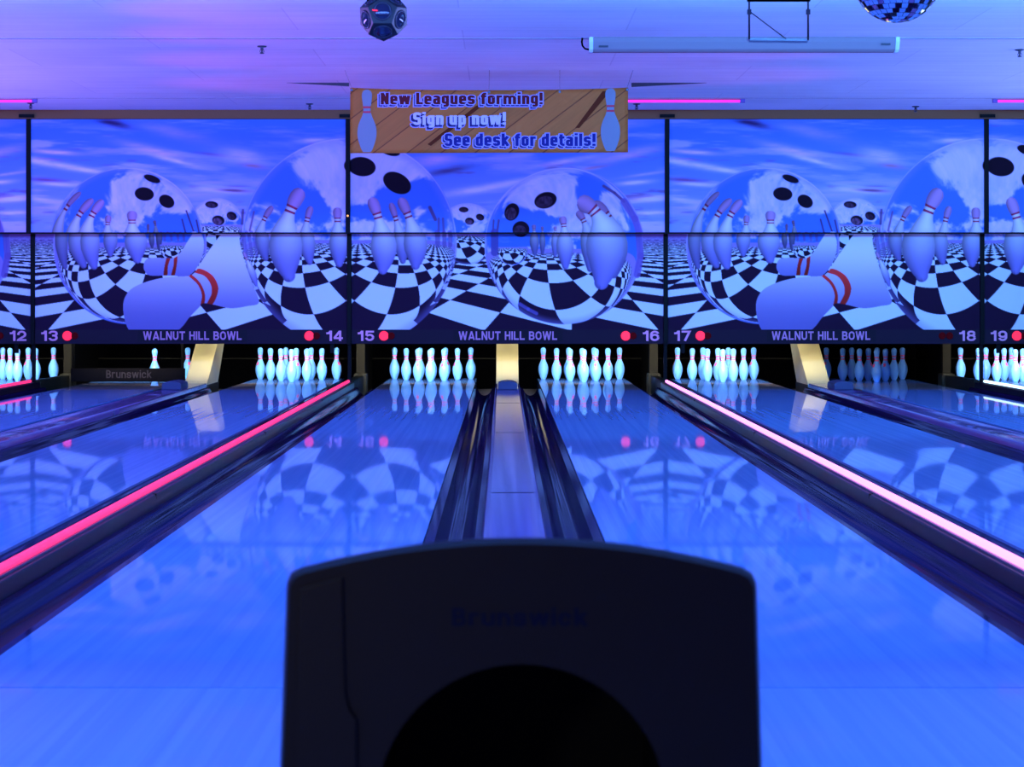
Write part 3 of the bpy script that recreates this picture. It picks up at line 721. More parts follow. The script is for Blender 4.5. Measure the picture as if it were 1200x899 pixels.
# dividers between the pairs, with strip lights lying on them
dv = {-1.5: ('leftmost divider in view, between lanes 12 and 13', 'pink-red glowing strip light on the divider left of lane 13', (1.0, .028, .17), 1.6, 'pink'),
      -.5: ('divider between lanes 14 and 15', 'hot pink glowing strip light on the divider between lanes 14 and 15', (1.0, .028, .17), 1.7, 'pink'),
      .5: ('divider between lanes 16 and 17', 'bright lilac-white glowing strip light on the divider between lanes 16 and 17', (1.0, .30, .95), 2.3, 'lilac'),
      1.5: ('rightmost divider in view, between lanes 18 and 19', 'pale icy-white glowing strip light on the divider between lanes 18 and 19', (.55, .85, 1.0), 2.4, 'white')}
for kk, (txt, ltxt, c, s, cn) in dv.items():
    xc = kk * PITCH
    t = thing('lane_divider', 'black lane ' + txt, 'divider', (xc, FOUL, 0), 'black dividers between lane pairs')
    prof = [(-.040, -.15), (.040, -.15), (.040, .052), (.034, .062), (.022, .066), (-.022, .066), (-.034, .062), (-.040, .052)]
    prism('divider_rail', prof, 'y', 0, 21.75 - FOUL, M_rail, t, smooth=True)
    for dy in (4.3, 8.6, 12.9):
        box('rail_joint', -.0405, .0405, dy, dy + .02, .040, .0665, M_olive, t, bevel=.001)
    lm = glow('strip_glow_' + cn + str(int(kk*10)), c, s)
    t = thing('strip_light', ltxt, 'strip light', (xc, FOUL, .066), 'strip lights on the dividers')
    m_base = pbr('strip_channel', (.12, .10, .14), .4)
    pr = [(-.022, .0005), (.022, .0005), (.022, .008), (-.022, .008)]
    prism('channel', pr, 'y', .02, 21.50 - FOUL, m_base, t)
    tp = [(.0155 * math.cos(a), .020 + .0155 * math.sin(a)) for a in [2*math.pi*i/12 for i in range(12)]]
    prism('light_tube', tp, 'y', .03, 21.46 - FOUL, lm, t, smooth=True)
    box('end_cap', -.018, .018, 21.46 - FOUL, 21.50 - FOUL, .002, .038, M_olive, t, bevel=.003)
    # kickback partition behind the mask
    t = thing('kickback', {-1.5: 'dark kickback partition with tan front post left of lane 13', -.5: 'dark kickback partition with tan front post between lanes 14 and 15',
                           .5: 'dark kickback partition with tan front post between lanes 16 and 17', 1.5: 'dark kickback partition with tan front post right of lane 18'}[kk],
              'partition', (xc, 23.3, 0), 'kickback partitions beside the pins')
    box('partition_panel', -.03, .03, .10, 1.6, -.15, .9, M_kick, t, bevel=.004)
    box('front_post', -.048, .048, 0, .10, -.15, .9, M_post, t, bevel=.006)
    prof2 = [(-.040, -.15), (.040, -.15), (.041, .07), (.034, .085), (-.034, .085), (-.041, .07)]
    prism('end_shoe', prof2, 'y', 21.76 - 23.3, -.102, M_olive, t, bevel=.004)
    box('post_shoe', -.075, .075, -.10, .14, -.15, .10, M_olive, t, bevel=.02)

# ---------------------------------------------------------------- masking units
KR = 3.0
def make_grid(name, P, y0, y1, X0, X1, dist):
    """panel mesh carrying the print of rows y0..y1"""
    k = P.k
    img = P.img
    h = (img.shape[0] // 2) * 2; w = (img.shape[1] // 2) * 2
    img = img[:h, :w].reshape(h // 2, 2, w // 2, 2, 3).mean(axis=(1, 3)); kk = k / 2
    r0 = max(0, int(round((y0 - 139) * kk))); r1 = min(img.shape[0], int(round((y1 - 139) * kk)))
    im = img[r0:r1]
    ny, nx, _ = im.shape
    alb = np.clip(_lin(im) / _ILL * .80, 0.002, .95)
    xs = np.linspace(X0, X1, nx); zt, zb = wz(y0, dist), wz(y1, dist); zs = np.linspace(zt, zb, ny)
    gx, gz = np.meshgrid(xs, zs)
    co = np.stack([gx, np.zeros_like(gx), gz], -1).reshape(-1, 3)
    idx = np.arange(ny * nx).reshape(ny, nx)
    q = np.stack([idx[:-1, :-1], idx[1:, :-1], idx[1:, 1:], idx[:-1, 1:]], -1).reshape(-1, 4)
    me = bpy.data.meshes.new(name)
    me.vertices.add(len(co)); me.vertices.foreach_set('co', co.astype(np.float32).ravel())
    me.loops.add(q.size); me.loops.foreach_set('vertex_index', q.astype(np.int32).ravel())
    me.polygons.add(len(q)); me.polygons.foreach_set('loop_start', np.arange(0, q.size, 4, dtype=np.int32))
    me.update(calc_edges=True)
    a = me.color_attributes.new('print', 'FLOAT_COLOR', 'POINT')
    c = np.ones((len(co), 4), np.float32); c[:, :3] = alb.reshape(-1, 3); a.data.foreach_set('color', c.ravel())
    me.materials.append(M_print)
    return me
HW = PITCH / 2
prints = {}
for key, P in (('a', design_a(KR)), ('b', design_b(KR))):
    prints[key] = (make_grid('mural_upper_' + key, P, 139.8, 272.3, -HW + .025, HW - .025, UP_D),
                   make_grid('mural_lower_' + key, P, 274.2, 386.5, -HW + .025, HW - .025, LO_D))
    del P
pairtxt = {-2: 'at the left edge over lane 12', -1: 'over lanes 13 and 14', 0: 'in the middle over lanes 15 and 16', 1: 'over lanes 17 and 18', 2: 'at the right edge over lane 19'}
mur = {'a': 'fallen tenpins', 'b': 'chequered floor'}
S_UP = F / UP_D; S_LO = F / LO_D
for k in (-2, -1, 0, 1, 2):
    xc = k * PITCH; key = 'a' if k % 2 else 'b'
    # upper panel: blue sky half
    t = thing('upper_masking_panel', f'upper mural panel of blue sky and balls {pairtxt[k]}', 'mural panel', (xc, UP_D, wz(272.6, UP_D)), 'upper mural panels')
    zt, zb = wz(139.3, UP_D), wz(272.8, UP_D)
    b = box('backing_board', xc - HW + .025, xc + HW - .025, UP_D + .004, UP_D + .03, zb, zt, M_frame); keep(b, t)
    g = link('printed_face', prints[key][0], None); g.location = (xc, UP_D, 0); keep(g, t)
    bm = bmesh.new(); box_bm(bm, xc - HW + .025, xc + HW - .025, UP_D - .012, UP_D + .03, zb - .012, zb); box_bm(bm, xc - HW + .025, xc + HW - .025, UP_D - .006, UP_D + .03, zt, zt + .012)
    keep(link('edge_channel', finish(bm, 'edge_channel'), M_frame), t)
    # lower panel: chequered floor half, with the sign band
    t = thing('lower_masking_panel', f'lower mural panel of {mur[key]} {pairtxt[k]}', 'mural panel', (xc, LO_D, wz(403, LO_D)), 'lower mural panels')
    zt, zb = wz(273.0, LO_D), wz(403, LO_D); zm = wz(386.3, LO_D)
    keep(box('backing_board', xc - HW + .025, xc + HW - .025, LO_D + .004, LO_D + .03, zb, zt, M_frame), t)
    g = link('printed_face', prints[key][1], None); g.location = (xc, LO_D, 0); keep(g, t)
    keep(box('sign_band', xc - HW + .025, xc + HW - .025, LO_D - .004, LO_D + .004, zb, zm, M_band), t)
    mid = {-1: 223.7, 1: 964.5 - 746, 0: 595.5 - 373}.get(k, 222.5)
    X = lambda px: xc + (px - 222.5) / 373 * PITCH
    keep(box('name_plate', X(mid - 63.5), X(mid + 65), LO_D - .007, LO_D - .004, wz(400.5, LO_D), wz(386.8, LO_D), M_plate), t)
    if abs(k) < 2:
        lettering('name_lettering', 'WALNUT HILL BOWL', X(mid - 57.5), X(mid + 58.5), wz(398.4, LO_D), wz(388.4, LO_D), LO_D - .0072, M_letter, t, t=.19, W=.74, gap=.13)
    for hx in ([-1.51] if k > 0 else [1.51] if k < 0 else []):     # little hooks hanging under the panel
        keep(box('hanging_hook', xc + hx - .02, xc + hx + .02, LO_D + .03, LO_D + .07, wz(414, LO_D), wz(400, LO_D), M_frame, bevel=.002), t)
    nl, nr = 15 + 2 * k, 16 + 2 * k
    if k > -2:
        lettering('lane_number', str(nl), X(46), X(65.5), wz(399.6, LO_D), wz(387.6, LO_D), LO_D - .006, M_num, t, t=.185, W=.72, gap=.13)
    if k < 2:
        lettering('lane_number', str(nr), X(382), X(401.5), wz(399.6, LO_D), wz(387.6, LO_D), LO_D - .006, M_num, t, t=.185, W=.72, gap=.13)
    for px, lit in ((76.8, nl not in (11,)), (85.5, False), (361.8, nr not in (18,)), (370.5, False)):
        d = disc('pin_lamp', 0, 0, 0, .052 if lit else .038, M_lit if lit else M_off, None, th=.012)
        d.location = (X(px), LO_D - .016, wz(393.6, LO_D)); keep(d, t)
        if lit: d['label'] = 'glowing red lamp'

# black uprights between the units
for i, kk in enumerate((-1.5, -.5, .5, 1.5)):
    xc = kk * PITCH
    t = thing('masking_upright', 'black upright ' + {-1.5: 'between the mural panels over lanes 12 and 13', -.5: 'with amber glint between the mural panels left of the banner', .5: 'between the mural panels right of the banner', 1.5: 'between the mural panels over lanes 18 and 19'}[kk], 'upright', (xc, LO_D, .07), 'black uprights between murals')
    pr = lambda n, *a: keep(box(n, *a, M_frame, bevel=.002), t)
    pr('upper_bar', xc - .022, xc + .022, UP_D - .025, UP_D + .03, wz(274, UP_D), wz(139, UP_D))
    pr('lower_bar', xc - .022, xc + .022, LO_D - .02, LO_D + .03, wz(404, LO_D), wz(273, LO_D))
    pr('support_leg', xc - .018, xc + .018, LO_D + .03, LO_D + .066, .068, wz(395, LO_D))
    pr('top_bracket', xc - .085, xc + .075, UP_D - .09, UP_D - .062, wz(138.6, UP_D), wz(134.6, UP_D))
    if kk == -.5:
        d = disc('amber_glint', 0, 0, 0, .012, glow('amber_glow', (1.0, .42, .08), 1.6), None, th=.008); d.location = (xc, UP_D - .026, wz(253, UP_D)); keep(d, t)  # glowing disc stands in for an LED glint on the upright

# ---------------------------------------------------------------- pins
IN = .0254
PROF = [(0,0), (.98,0), (1.015,.06), (1.415,.75), (1.70,1.45), (1.955,2.25), (2.16,2.85), (2.255,3.375), (2.36,3.95), (2.383,4.5), (2.36,5.2), (2.28,5.875), (2.10,6.55), (1.85,7.25),
        (1.53,7.95), (1.235,8.625), (1.07,9.1), (.98,9.4), (.905,9.8), (.895,10.1), (.935,10.875), (1.02,11.5), (1.10,12.0), (1.195,12.6), (1.265,13.2), (1.273,13.6), (1.20,14.1), (1.03,14.5), (.72,14.8), (.38,14.95), (0,15)]
prof = [(r*IN, z*IN) for r, z in PROF]
def rad(z): return float(np.interp(z, [p[1] for p in prof[2:]], [p[0] for p in prof[2:]]))
pin_mesh = lathe_mesh('body', prof, 28)
def band(z0, z1, a0=0, a1=2*math.pi, seg=28, off=.0012):
    zs = np.linspace(z0, z1, 5)
    return [(rad(z) + off, z) for z in zs]
st1 = lathe_mesh('neck_stripe', [(rad(.240), .240)] + band(.241, .255) + [(rad(.256), .256)], 28)
st2 = lathe_mesh('neck_stripe', [(rad(.274), .274)] + band(.275, .289) + [(rad(.290), .290)], 28)
bm = bmesh.new()
crown = []
for j in range(9):            # a small crown-like patch wrapped on the belly
    for i in range(9):
        u = (i - 4) / 4; v = (j - 4) / 4
        crown.append((u, v))
vs = [bm.verts.new(((rad(.19 + .020*v) + .0012)*math.cos(R(20)*u), (rad(.19 + .020*v) + .0012)*math.sin(R(20)*u), .19 + .020*v)) for u, v in crown]
for j in range(8):
    for i in range(8):
        u = (i - 3.5) / 4; v = (j - 3.5) / 4
        if abs(u) < .95 - .35*max(0, -v) and v < .55 + .45*abs(math.cos(u*math.pi*1.0)):
            bm.faces.new((vs[j*9+i], vs[j*9+i+1], vs[(j+1)*9+i+1], vs[(j+1)*9+i]))
for v in [v for v in bm.verts if not v.link_faces]: bm.verts.remove(v)
mk_mesh = finish(bm, 'belly_mark', smooth=True)
pin_mesh.materials.append(M_pin)
for me in (st1, st2, mk_mesh): me.materials.append(M_stripe)
proto = {'body': pin_mesh, 'a': st1, 'b': st2, 'm': mk_mesh}
SP = .3048; RW = SP * math.sin(R(60))
SPOTS = {1: (0, 0), 2: (-.5, 1), 3: (.5, 1), 4: (-1, 2), 5: (0, 2), 6: (1, 2), 7: (-1.5, 3), 8: (-.5, 3), 9: (.5, 3), 10: (1.5, 3)}
PTXT = {1: 'front pin', 2: 'second-row left', 3: 'second-row right', 4: 'third-row left', 5: 'third-row middle', 6: 'third-row right',
        7: 'back-row left corner', 8: 'back-row inner left', 9: 'back-row inner right', 10: 'back-row right corner'}
RTXT = {12: 'at the left photo edge', 14: 'between left hood and pink strip', 15: 'left of the middle cream hood', 16: 'right of the middle cream hood',
        17: 'between lilac strip and right hood', 18: 'right of the right cream hood', 19: 'at the right photo edge'}
only = {12: (3, 5, 6, 8, 9, 10), 13: (3, 10), 19: (1, 2, 3, 4, 5, 6, 7, 8, 9)}
rng = random.Random(3)
for n in range(12, 20):
    for p in only.get(n, range(1, 11)):
        cx, ry = SPOTS[p]
        extra = ''
        if n == 13: txt = 'white bowling pin, ' + {3: 'left of the two above the lowered dark rake', 10: 'right of the two above the lowered dark rake'}[p]
        else: txt = ('dim grey-white' if n == 18 else 'glowing white') + f' bowling pin, {PTXT[p]} of the rack {RTXT[n]}'
        t = thing('bowling_pin', txt, 'bowling pin', (lane_x(n) + cx * SP, HEAD + ry * RW, 0), f'bowling pins of lane {n}')
        t.rotation_euler = (0, 0, rng.uniform(0, 6.283))
        link('pin_body', pin_mesh, None, t); link('neck_stripe', st1, None, t); link('neck_stripe', st2, None, t)
        link('belly_mark', mk_mesh, None, t)

# rake down in front of the pins of lane 13
D = 22.82
t = thing('pin_rake', 'dark grey lowered rake board with brand lettering under lane number 13', 'rake', (lane_x(13), D, .02))
x0, x1 = -4.955, -3.66
keep(box('rake_board', x0, x1, D, D + .05, .024, .176, pbr('rake_grey', (.004, .003, .0032), .6, spec=.03), bevel=.006), t)
keep(box('lower_lip', x0 + .05, x1 - .05, D - .012, D, .026, .036, M_kick, bevel=.002), t)
lettering('lettering', 'Brunswick', wx(124.5, D), wx(177.5, D), wz(443.2, D), wz(433.8, D), D - .0005, pbr('rake_lettering_grey', (.028, .020, .019), .6, spec=.1), t, t=.14, W=.56, gap=.11)
for sx in (x0 + .03, x1 - .03):
    keep(box('rake_arm', sx - .015, sx + .015, D + .01, D + .05, .17, .95, M_kick, bevel=.003), t)

# ---------------------------------------------------------------- banner
D = 17.6
bx0, bx1 = wx(410.3, D), wx(736, D); bz0, bz1 = wz(179.6, D), wz(102.6, D)
t = thing('hanging_banner', 'brown wood-print vinyl banner hung from the ceiling over lanes 15 and 16', 'banner', ((bx0 + bx1) / 2, D, bz0))
def wav(x, z):
    u = (x - bx0) / (bx1 - bx0)
    return .010 * math.sin(u * 9.5) * (1 - .4 * (z - bz0) / (bz1 - bz0)) + .006 * math.sin(u * 4 + 3 * (z - bz0))
def topz(u): return bz1 - .024 * math.sin(math.pi * u) ** .8 - .006 * (1 - u) * 0
nx, nz = 60, 14
bm = bmesh.new(); g = []
for j in range(nz + 1):
    for i in range(nx + 1):
        u = i / nx; x = bx0 + u * (bx1 - bx0); zt = topz(u); zb_ = wz(179.6 - .9 * u, D); z = zb_ + (zt - zb_) * j / nz
        g.append(bm.verts.new((x, D + wav(x, z), z)))
for j in range(nz):
    for i in range(nx): bm.faces.new((g[j*(nx+1)+i], g[j*(nx+1)+i+1], g[(j+1)*(nx+1)+i+1], g[(j+1)*(nx+1)+i]))
r = bmesh.ops.solidify(bm, geom=list(bm.faces), thickness=.0015)
sheet = finish(bm, 'sheet', smooth=True)
keep(link('sheet', sheet, banner_mat()), t)
def on_banner(o, lift):
    for v in o.data.vertices: v.co.y = v.co.y - 0 + wav(v.co.x, v.co.z) - lift
    o.data.update(); return o
# plank shadows printed on the banner
M_bsh = pbr('banner_dark_print', (.11, .018, .006), .7, spec=.03)
def flat_poly(name, pts, m, parent, lift):
    bm = bmesh.new(); bm.faces.new([bm.verts.new((wx(a, D), D, wz(b, D))) for a, b in pts])
    bmesh.ops.triangulate(bm, faces=list(bm.faces))
    bmesh.ops.subdivide_edges(bm, edges=list(bm.edges), cuts=2, use_grid_fill=True)
    o = link(name, finish(bm, name), m); on_banner(o, lift); return keep(o, parent)
flat_poly('printed_shadow', [(501, 169), (505, 171), (568, 122), (558, 124)], M_bsh, t, .0035)
flat_poly('printed_shadow', [(674, 150), (679, 150), (716, 106), (706, 107)], M_bsh, t, .0035)
M_bpin = pbr('banner_pin_print', (.20, .18, .20), .6, spec=.1); M_bred = pbr('banner_red_print', (.55, .03, .05), .6, spec=.1)
def flat_pin(cx, y_top, y_bot, half):
    H = y_bot - y_top; pts = []
    for (rr, z) in PROF[1:]: pts.append((rr / 2.383 * half, y_bot - z / 15 * H))
    out = [(cx + a, b) for a, b in pts] + [(cx - a, b) for a, b in pts[::-1][1:]]
    # built as quads, row by row
    bm = bmesh.new(); rows = []
    for a, b in pts: rows.append([bm.verts.new((wx(cx + a * s, D), D, wz(b, D))) for s in (-1, -.5, 0, .5, 1)])
    for a, b in zip(rows[:-1], rows[1:]):
        for i in range(4):
            try: bm.faces.new((a[i], a[i+1], b[i+1], b[i]))
            except Exception: pass
    bmesh.ops.remove_doubles(bm, verts=bm.verts, dist=1e-5)
    o = link('printed_pin', finish(bm, 'printed_pin', smooth=True), M_bpin)
    # rounded shading is left to a slightly bulged relief
    for v in o.data.vertices:
        u = (v.co.x - wx(cx, D)) / max(1e-4, (wx(cx + half, D) - wx(cx, D)))
        v.co.y -= .006 * (1 - min(1, u * u))
    on_banner(o, .004); keep(o, t)
    sh = [(cx + a * 1.0 + 2.0, b + 1) for a, b in pts] + [(cx - a + 2.0, b + 1) for a, b in pts[::-1][1:]]
    for f0, f1 in ((.268, .298), (.345, .375)):
        ya, yb = y_top + f0 * H, y_top + f1 * H
        r0 = rad((1 - f0) * 15 * IN) / IN / 2.383 * half; 
        bm = bmesh.new(); R2 = []
        for y in (ya, yb): R2.append([bm.verts.new((wx(cx + r0 * s, D), D - .0072, wz(y, D))) for s in (-1, -.5, 0, .5, 1)])
        for i in range(4): bm.faces.new((R2[0][i], R2[0][i+1], R2[1][i+1], R2[1][i]))
        ob = link('printed_stripe', finish(bm, 'printed_stripe'), M_bred); on_banner(ob, .0055); keep(ob, t)
flat_pin(430, 105, 178.3, 11.2); flat_pin(715.3, 103.6, 177.2, 11.4)
M_bout = pbr('banner_outline_lilac', (.36, .26, .50), .6, spec=.1); M_bshd = pbr('banner_letter_shadow', (.02, .012, .07), .6, spec=.1)
M_b1 = pbr('banner_dark_red', (.10, .004, .008), .6, spec=.1); M_b2 = pbr('banner_white_ink', (.55, .40, .55), .6, spec=.1); M_b3 = pbr('banner_navy_ink', (.012, .010, .11), .6, spec=.1)
for txt, xa, xb, ya, yb, mm in (('New Leagues forming!', 446, 636, 108.6, 122.4, M_b1), ('Sign up now!', 484, 593, 131.6, 146.4, M_b2), ('See desk for details!', 521, 698, 156.4, 171.2, M_b3)):
    a = (wx(xa, D), wx(xb, D), wz(yb, D), wz(ya, D), D)
    o1, o2 = (M_b2, M_bshd) if mm is M_b2 else (M_bout, M_bout)
    for nm, g_, m_, lift, ox, oz in (('letter_shadow_outline', .070, M_bout, .004, -.017, -.017), ('letter_shadow', .02, M_bshd, .005, -.015, -.015), ('letter_outline', .058, M_bout, .006, 0, 0), ('letters', -.004, mm, .007, 0, 0)):
        if mm is M_b2 and nm == 'letter_outline': continue
        o = lettering(nm, txt, a[0] + ox, a[1] + ox, a[2] + oz, a[3] + oz, D, m_, None, t=.20, W=.47, xh=.76, rs=.34, gap=.07, grow=g_)
        for w_ in o: on_banner(w_, lift); keep(w_, t)
# grommets and strings up to the ceiling
for gx, gz, tx in ((412, 104.5, 404), (735, 104.2, 742), (573, 107, 573.5), (656, 106.5, 656)):
    d = disc('grommet', 0, 0, 0, .012, M_steel, None, th=.004); d.location = (wx(gx, D), D + wav(wx(gx, D), wz(gz, D)) - .003, wz(gz + 1, D)); keep(d, t)
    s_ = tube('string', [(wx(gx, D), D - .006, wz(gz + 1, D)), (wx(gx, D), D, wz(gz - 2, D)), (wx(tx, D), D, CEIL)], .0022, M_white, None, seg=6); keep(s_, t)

# ---------------------------------------------------------------- ceiling things
D = 15.45
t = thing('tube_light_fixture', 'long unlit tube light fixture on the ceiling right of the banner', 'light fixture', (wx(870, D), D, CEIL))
fx0, fx1 = wx(690, D), wx(1052, D)
pf = [(-.085, 0), (.085, 0), (.085, -.035), (.06, -.09), (.03, -.108), (-.03, -.108), (-.06, -.09), (-.085, -.035)]
pf = [(D + a, CEIL + b) for a, b in pf]
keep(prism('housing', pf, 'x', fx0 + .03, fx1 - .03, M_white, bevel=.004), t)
for a, b in ((fx0, fx0 + .03), (fx1 - .03, fx1)):
    keep(prism('end_cap', [(D + (y - D) * 1.04, CEIL + (z - CEIL) * 1.03) for y, z in pf], 'x', a, b, pbr('end_cap_grey', (.5, .48, .56), .5), bevel=.003), t)
for a, b, yy in ((701, 712, 56), (1030, 1041, 53.5)):
    keep(box('sticker', wx(a, D), wx(b, D), D - .089, D - .0855, wz(yy + 1.2, D), wz(yy - 1.2, D), M_slit), t)
c0 = Vector((fx0, D - .03, CEIL - .09))
keep(tube('power_cord', [c0, c0 + Vector((-.03, 0, .006)), c0 + Vector((-.05, 0, .03)), c0 + Vector((-.055, 0, .06)), c0 + Vector((-.05, 0, .0895))], .007, M_dark, None, seg=8), t)

# purple tube lights against the header
for a, b, lab in ((-330, 43.5, 'thin purple tube light on the ceiling at the far left'), (560, 873, 'thin magenta tube light on the ceiling right of the banner'), (1163, 1500, 'thin purple tube light on the ceiling at the far right')):
    D = 20.15
    t = thing('ceiling_tube_light', lab, 'tube light', (wx((a + b) / 2, D), D, CEIL), 'thin tube lights on the ceiling')
    gm = glow('tube_magenta' + str(b), (.80, .03, 1.0) if a != 560 else (1.0, .02, .80), 1.5)
    keep(tube('glowing_tube', [(wx(a, D) + .04, D, CEIL - .022), (wx(b, D) - .05, D, CEIL - .022)], .014, gm, None, seg=8), t)
    for e in (wx(a, D), wx(b, D) - .05): keep(box('tube_end', e, e + .05, D - .016, D + .016, CEIL - .04, CEIL - .0005, pbr('tube_end_purple', (.16, .06, .30), .5), bevel=.004), t)
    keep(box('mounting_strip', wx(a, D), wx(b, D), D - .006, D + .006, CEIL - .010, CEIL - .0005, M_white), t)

# sprinkler heads
for px, py, lab in ((307, 54, 'left of the banner nearest the camera'), (363, 121.5, 'just left of the banner near the header'), (36, 120.5, 'near the header at the far left'), (746, 121.5, 'just right of the banner near the header'),
                    (1073, 124.5, 'near the header over lane number 18'), (1195, 58, 'at the right edge of the photo')):
    d = (CEIL - EYE[2]) * F / (PY - py); x = wx(px, d)
    t = thing('sprinkler_head', 'small dark ceiling sprinkler head ' + lab, 'sprinkler', (x, d, CEIL), 'ceiling sprinkler heads')
    o = link('escutcheon', lathe_mesh('escutcheon', [(0, 0), (.038, 0), (.036, -.008), (.014, -.012), (0, -.012)], 16), M_steel, t)
    o = link('sprinkler_body', lathe_mesh('sprinkler_body', [(.012, -.010), (.012, -.03), (.006, -.034), (.006, -.058), (0, -.058)], 12), M_steel, t)
    o = link('deflector', lathe_mesh('deflector', [(0, -.056), (.018, -.056), (.018, -.060), (0, -.060)], 12), M_steel, t)
    tube('frame_arm', [(-.012, 0, -.03), (-.016, 0, -.045), (-.004, 0, -.057)], .003, M_steel, t, seg=6); tube('frame_arm', [(.012, 0, -.03), (.016, 0, -.045), (.004, 0, -.057)], .003, M_steel, t, seg=6)

# empty hanging monitor bracket
D = 12.0
t = thing('hanging_bracket', 'empty black hanging bracket frame in front of the tube light fixture', 'bracket', (wx(912, D), D, CEIL))
xl, xr = wx(878, D), wx(947, D); zb_ = wz(47, D); zm = wz(1, D)
for x in (xl, xr):
    keep(tube('hanging_rod', [(x, D, CEIL), (x, D, zb_)], .006, M_steel, None, seg=8), t)
    keep(box('rod_clamp', x - .012, x + .012, D - .012, D + .012, wz(17, D), wz(11, D), M_steel, bevel=.003), t)
keep(box('cross_bar', xl - .012, xr + .012, D - .015, D + .015, zm - .004, zm + .022, M_dark, bevel=.003), t)
pb = bmesh.new()
T = [(wx(877.5, D), D + .10, wz(44, D) ), (wx(949, D), D + .10, wz(45.5, D)), (wx(943.5, D), D - .10, wz(53, D)), (wx(875.5, D), D - .10, wz(52.2, D))]
A = [pb.verts.new(p) for p in T]; B = [pb.verts.new((x, y, z + .012)) for x, y, z in T]
pb.faces.new(A[::-1]); pb.faces.new(B)
for i in range(4): pb.faces.new((A[i], A[(i+1) % 4], B[(i+1) % 4], B[i]))
keep(link('bracket_plate', finish(pb, 'bracket_plate'), M_plate2), t)
keep(tube('brace_wire', [(xl, D, wz(13, D)), (wx(921, D), D - .01, wz(46, D))], .0035, M_steel, None, seg=6), t)

# mirror ball
D = 10.0
xb, zb_ = at(1051.5, -24.5, D); rb = 51.0 / F * D
t = thing('mirror_ball', 'silver mirror ball hanging from the ceiling at the top right edge', 'mirror ball', (xb, D, zb_))
bm = bmesh.new(); jr = random.Random(11)
nl_ = 22
for j in range(nl_):
    t0 = math.pi * j / nl_; t1 = math.pi * (j + 1) / nl_; cnt = max(5, int(44 * math.sin((t0 + t1) / 2)))
    for i in range(cnt):
        g0, g1 = 2*math.pi*(i+.04)/cnt, 2*math.pi*(i+.96)/cnt
        q = [Vector((math.sin(a)*math.cos(b), math.sin(a)*math.sin(b), math.cos(a))) * rb for a, b in ((t0+.006, g0), (t1-.006, g0), (t1-.006, g1), (t0+.006, g1))]
        c = sum(q, Vector()) / 4
        ax = Vector((jr.uniform(-1,1), jr.uniform(-1,1), jr.uniform(-1,1))).normalized(); rot = Matrix.Rotation(R(jr.uniform(-2.5, 2.5)), 3, ax)
        bm.faces.new([bm.verts.new(c + rot @ (p - c)) for p in q])
bmesh.ops.remove_doubles(bm, verts=bm.verts, dist=1e-6)
me = bpy.data.meshes.new('mirror_tiles'); bmesh.ops.recalc_face_normals(bm, faces=bm.faces); bm.to_mesh(me); bm.free()
link('mirror_tiles', me, pbr('mirror_tile', (.92, .93, .95), .03, metal=1.0), t)
o = link('core', lathe_mesh('core', [(rb*.985*math.sin(math.pi*i/20), -rb*.985*math.cos(math.pi*i/20)) for i in range(21)], 32), pbr('ball_core', (.05, .06, .10), .5), t)
tube('hanger_rod', [(0, 0, rb*.95), (0, 0, CEIL - zb_)], .006, M_steel, t, seg=8)
box('motor', -.05, .05, -.05, .05, CEIL - zb_ - .08, CEIL - zb_, M_dark, t, bevel=.01)

# many-faced disco light
D = 10.0
xd, zd = at(449.5, 19.0, D)
t = thing('disco_light', 'black many-sided disco light with round lenses hanging at the top', 'disco light', (xd, D, zd))
rd = 29.5 / F * D
ph = (1 + 5 ** .5) / 2
V = [Vector(p) for p in [(a, b, c) for a in (-1, 1) for b in (-1, 1) for c in (-1, 1)] + [(0, a/ph, b*ph) for a in (-1, 1) for b in (-1, 1)] + [(a/ph, b*ph, 0) for a in (-1, 1) for b in (-1, 1)] + [(a*ph, 0, b/ph) for a in (-1, 1) for b in (-1, 1)]]
ROT = Matrix.Rotation(R(180), 3, 'Y') @ Matrix.Rotation(R(-31.7 + 6), 3, 'X')
V = [ROT @ (v / math.sqrt(3) * rd) for v in V]
bm = bmesh.new()
for v in V: bm.verts.new(v)
bmesh.ops.convex_hull(bm, input=list(bm.verts))
bmesh.ops.dissolve_limit(bm, angle_limit=R(3), verts=list(bm.verts), edges=list(bm.edges))
cents = [(f.calc_center_median().copy(), f.normal.copy()) for f in bm.faces]
M_dl = pbr('disco_body_black', (.010, .010, .014), .3); M_ring = pbr('disco_ring', (.05, .05, .08), .25, metal=.3); M_lens = pbr('disco_lens', (.02, .025, .07), .06, spec=.8)
link('body_shell', finish(bm, 'body_shell', bevel=.003), M_dl, t)
for c, nrm in cents:
    if nrm.dot(c) < 0: nrm = -nrm
    q = nrm.to_track_quat('Z', 'Y')
    rg = link('lens_ring', lathe_mesh('lens_ring', [(.028*rd/.1, -.002), (.038*rd/.1, -.002), (.038*rd/.1, .003), (.034*rd/.1, .005), (.030*rd/.1, .003), (.028*rd/.1, -.002)], 20), M_ring, t)
    rg.location = c; rg.rotation_mode = 'QUATERNION'; rg.rotation_quaternion = q
    ln = link('lens', lathe_mesh('lens', [(.029*rd/.1, .001), (.022*rd/.1, .005), (.012*rd/.1, .008), (0, .009)], 18), M_lens, rg)
tube('yoke', [(-.075, 0, .075), (-.085, 0, .12), (-.06, 0, .16), (.06, 0, .16), (.085, 0, .12), (.075, 0, .075)], .010, M_dl, t, seg=6)
box('driver_box', -.065, .075, -.05, .06, .085, .20, M_dl, t, bevel=.01)
tube('drop_pole', [(0, 0, .20), (0, 0, CEIL - zd)], .014, M_dl, t, seg=8)
tube('power_cord', [(.06, .02, .19), (.10, .02, .23), (.11, .02, .30), (.09, .02, CEIL - zd)], .005, M_dark, t, seg=6)
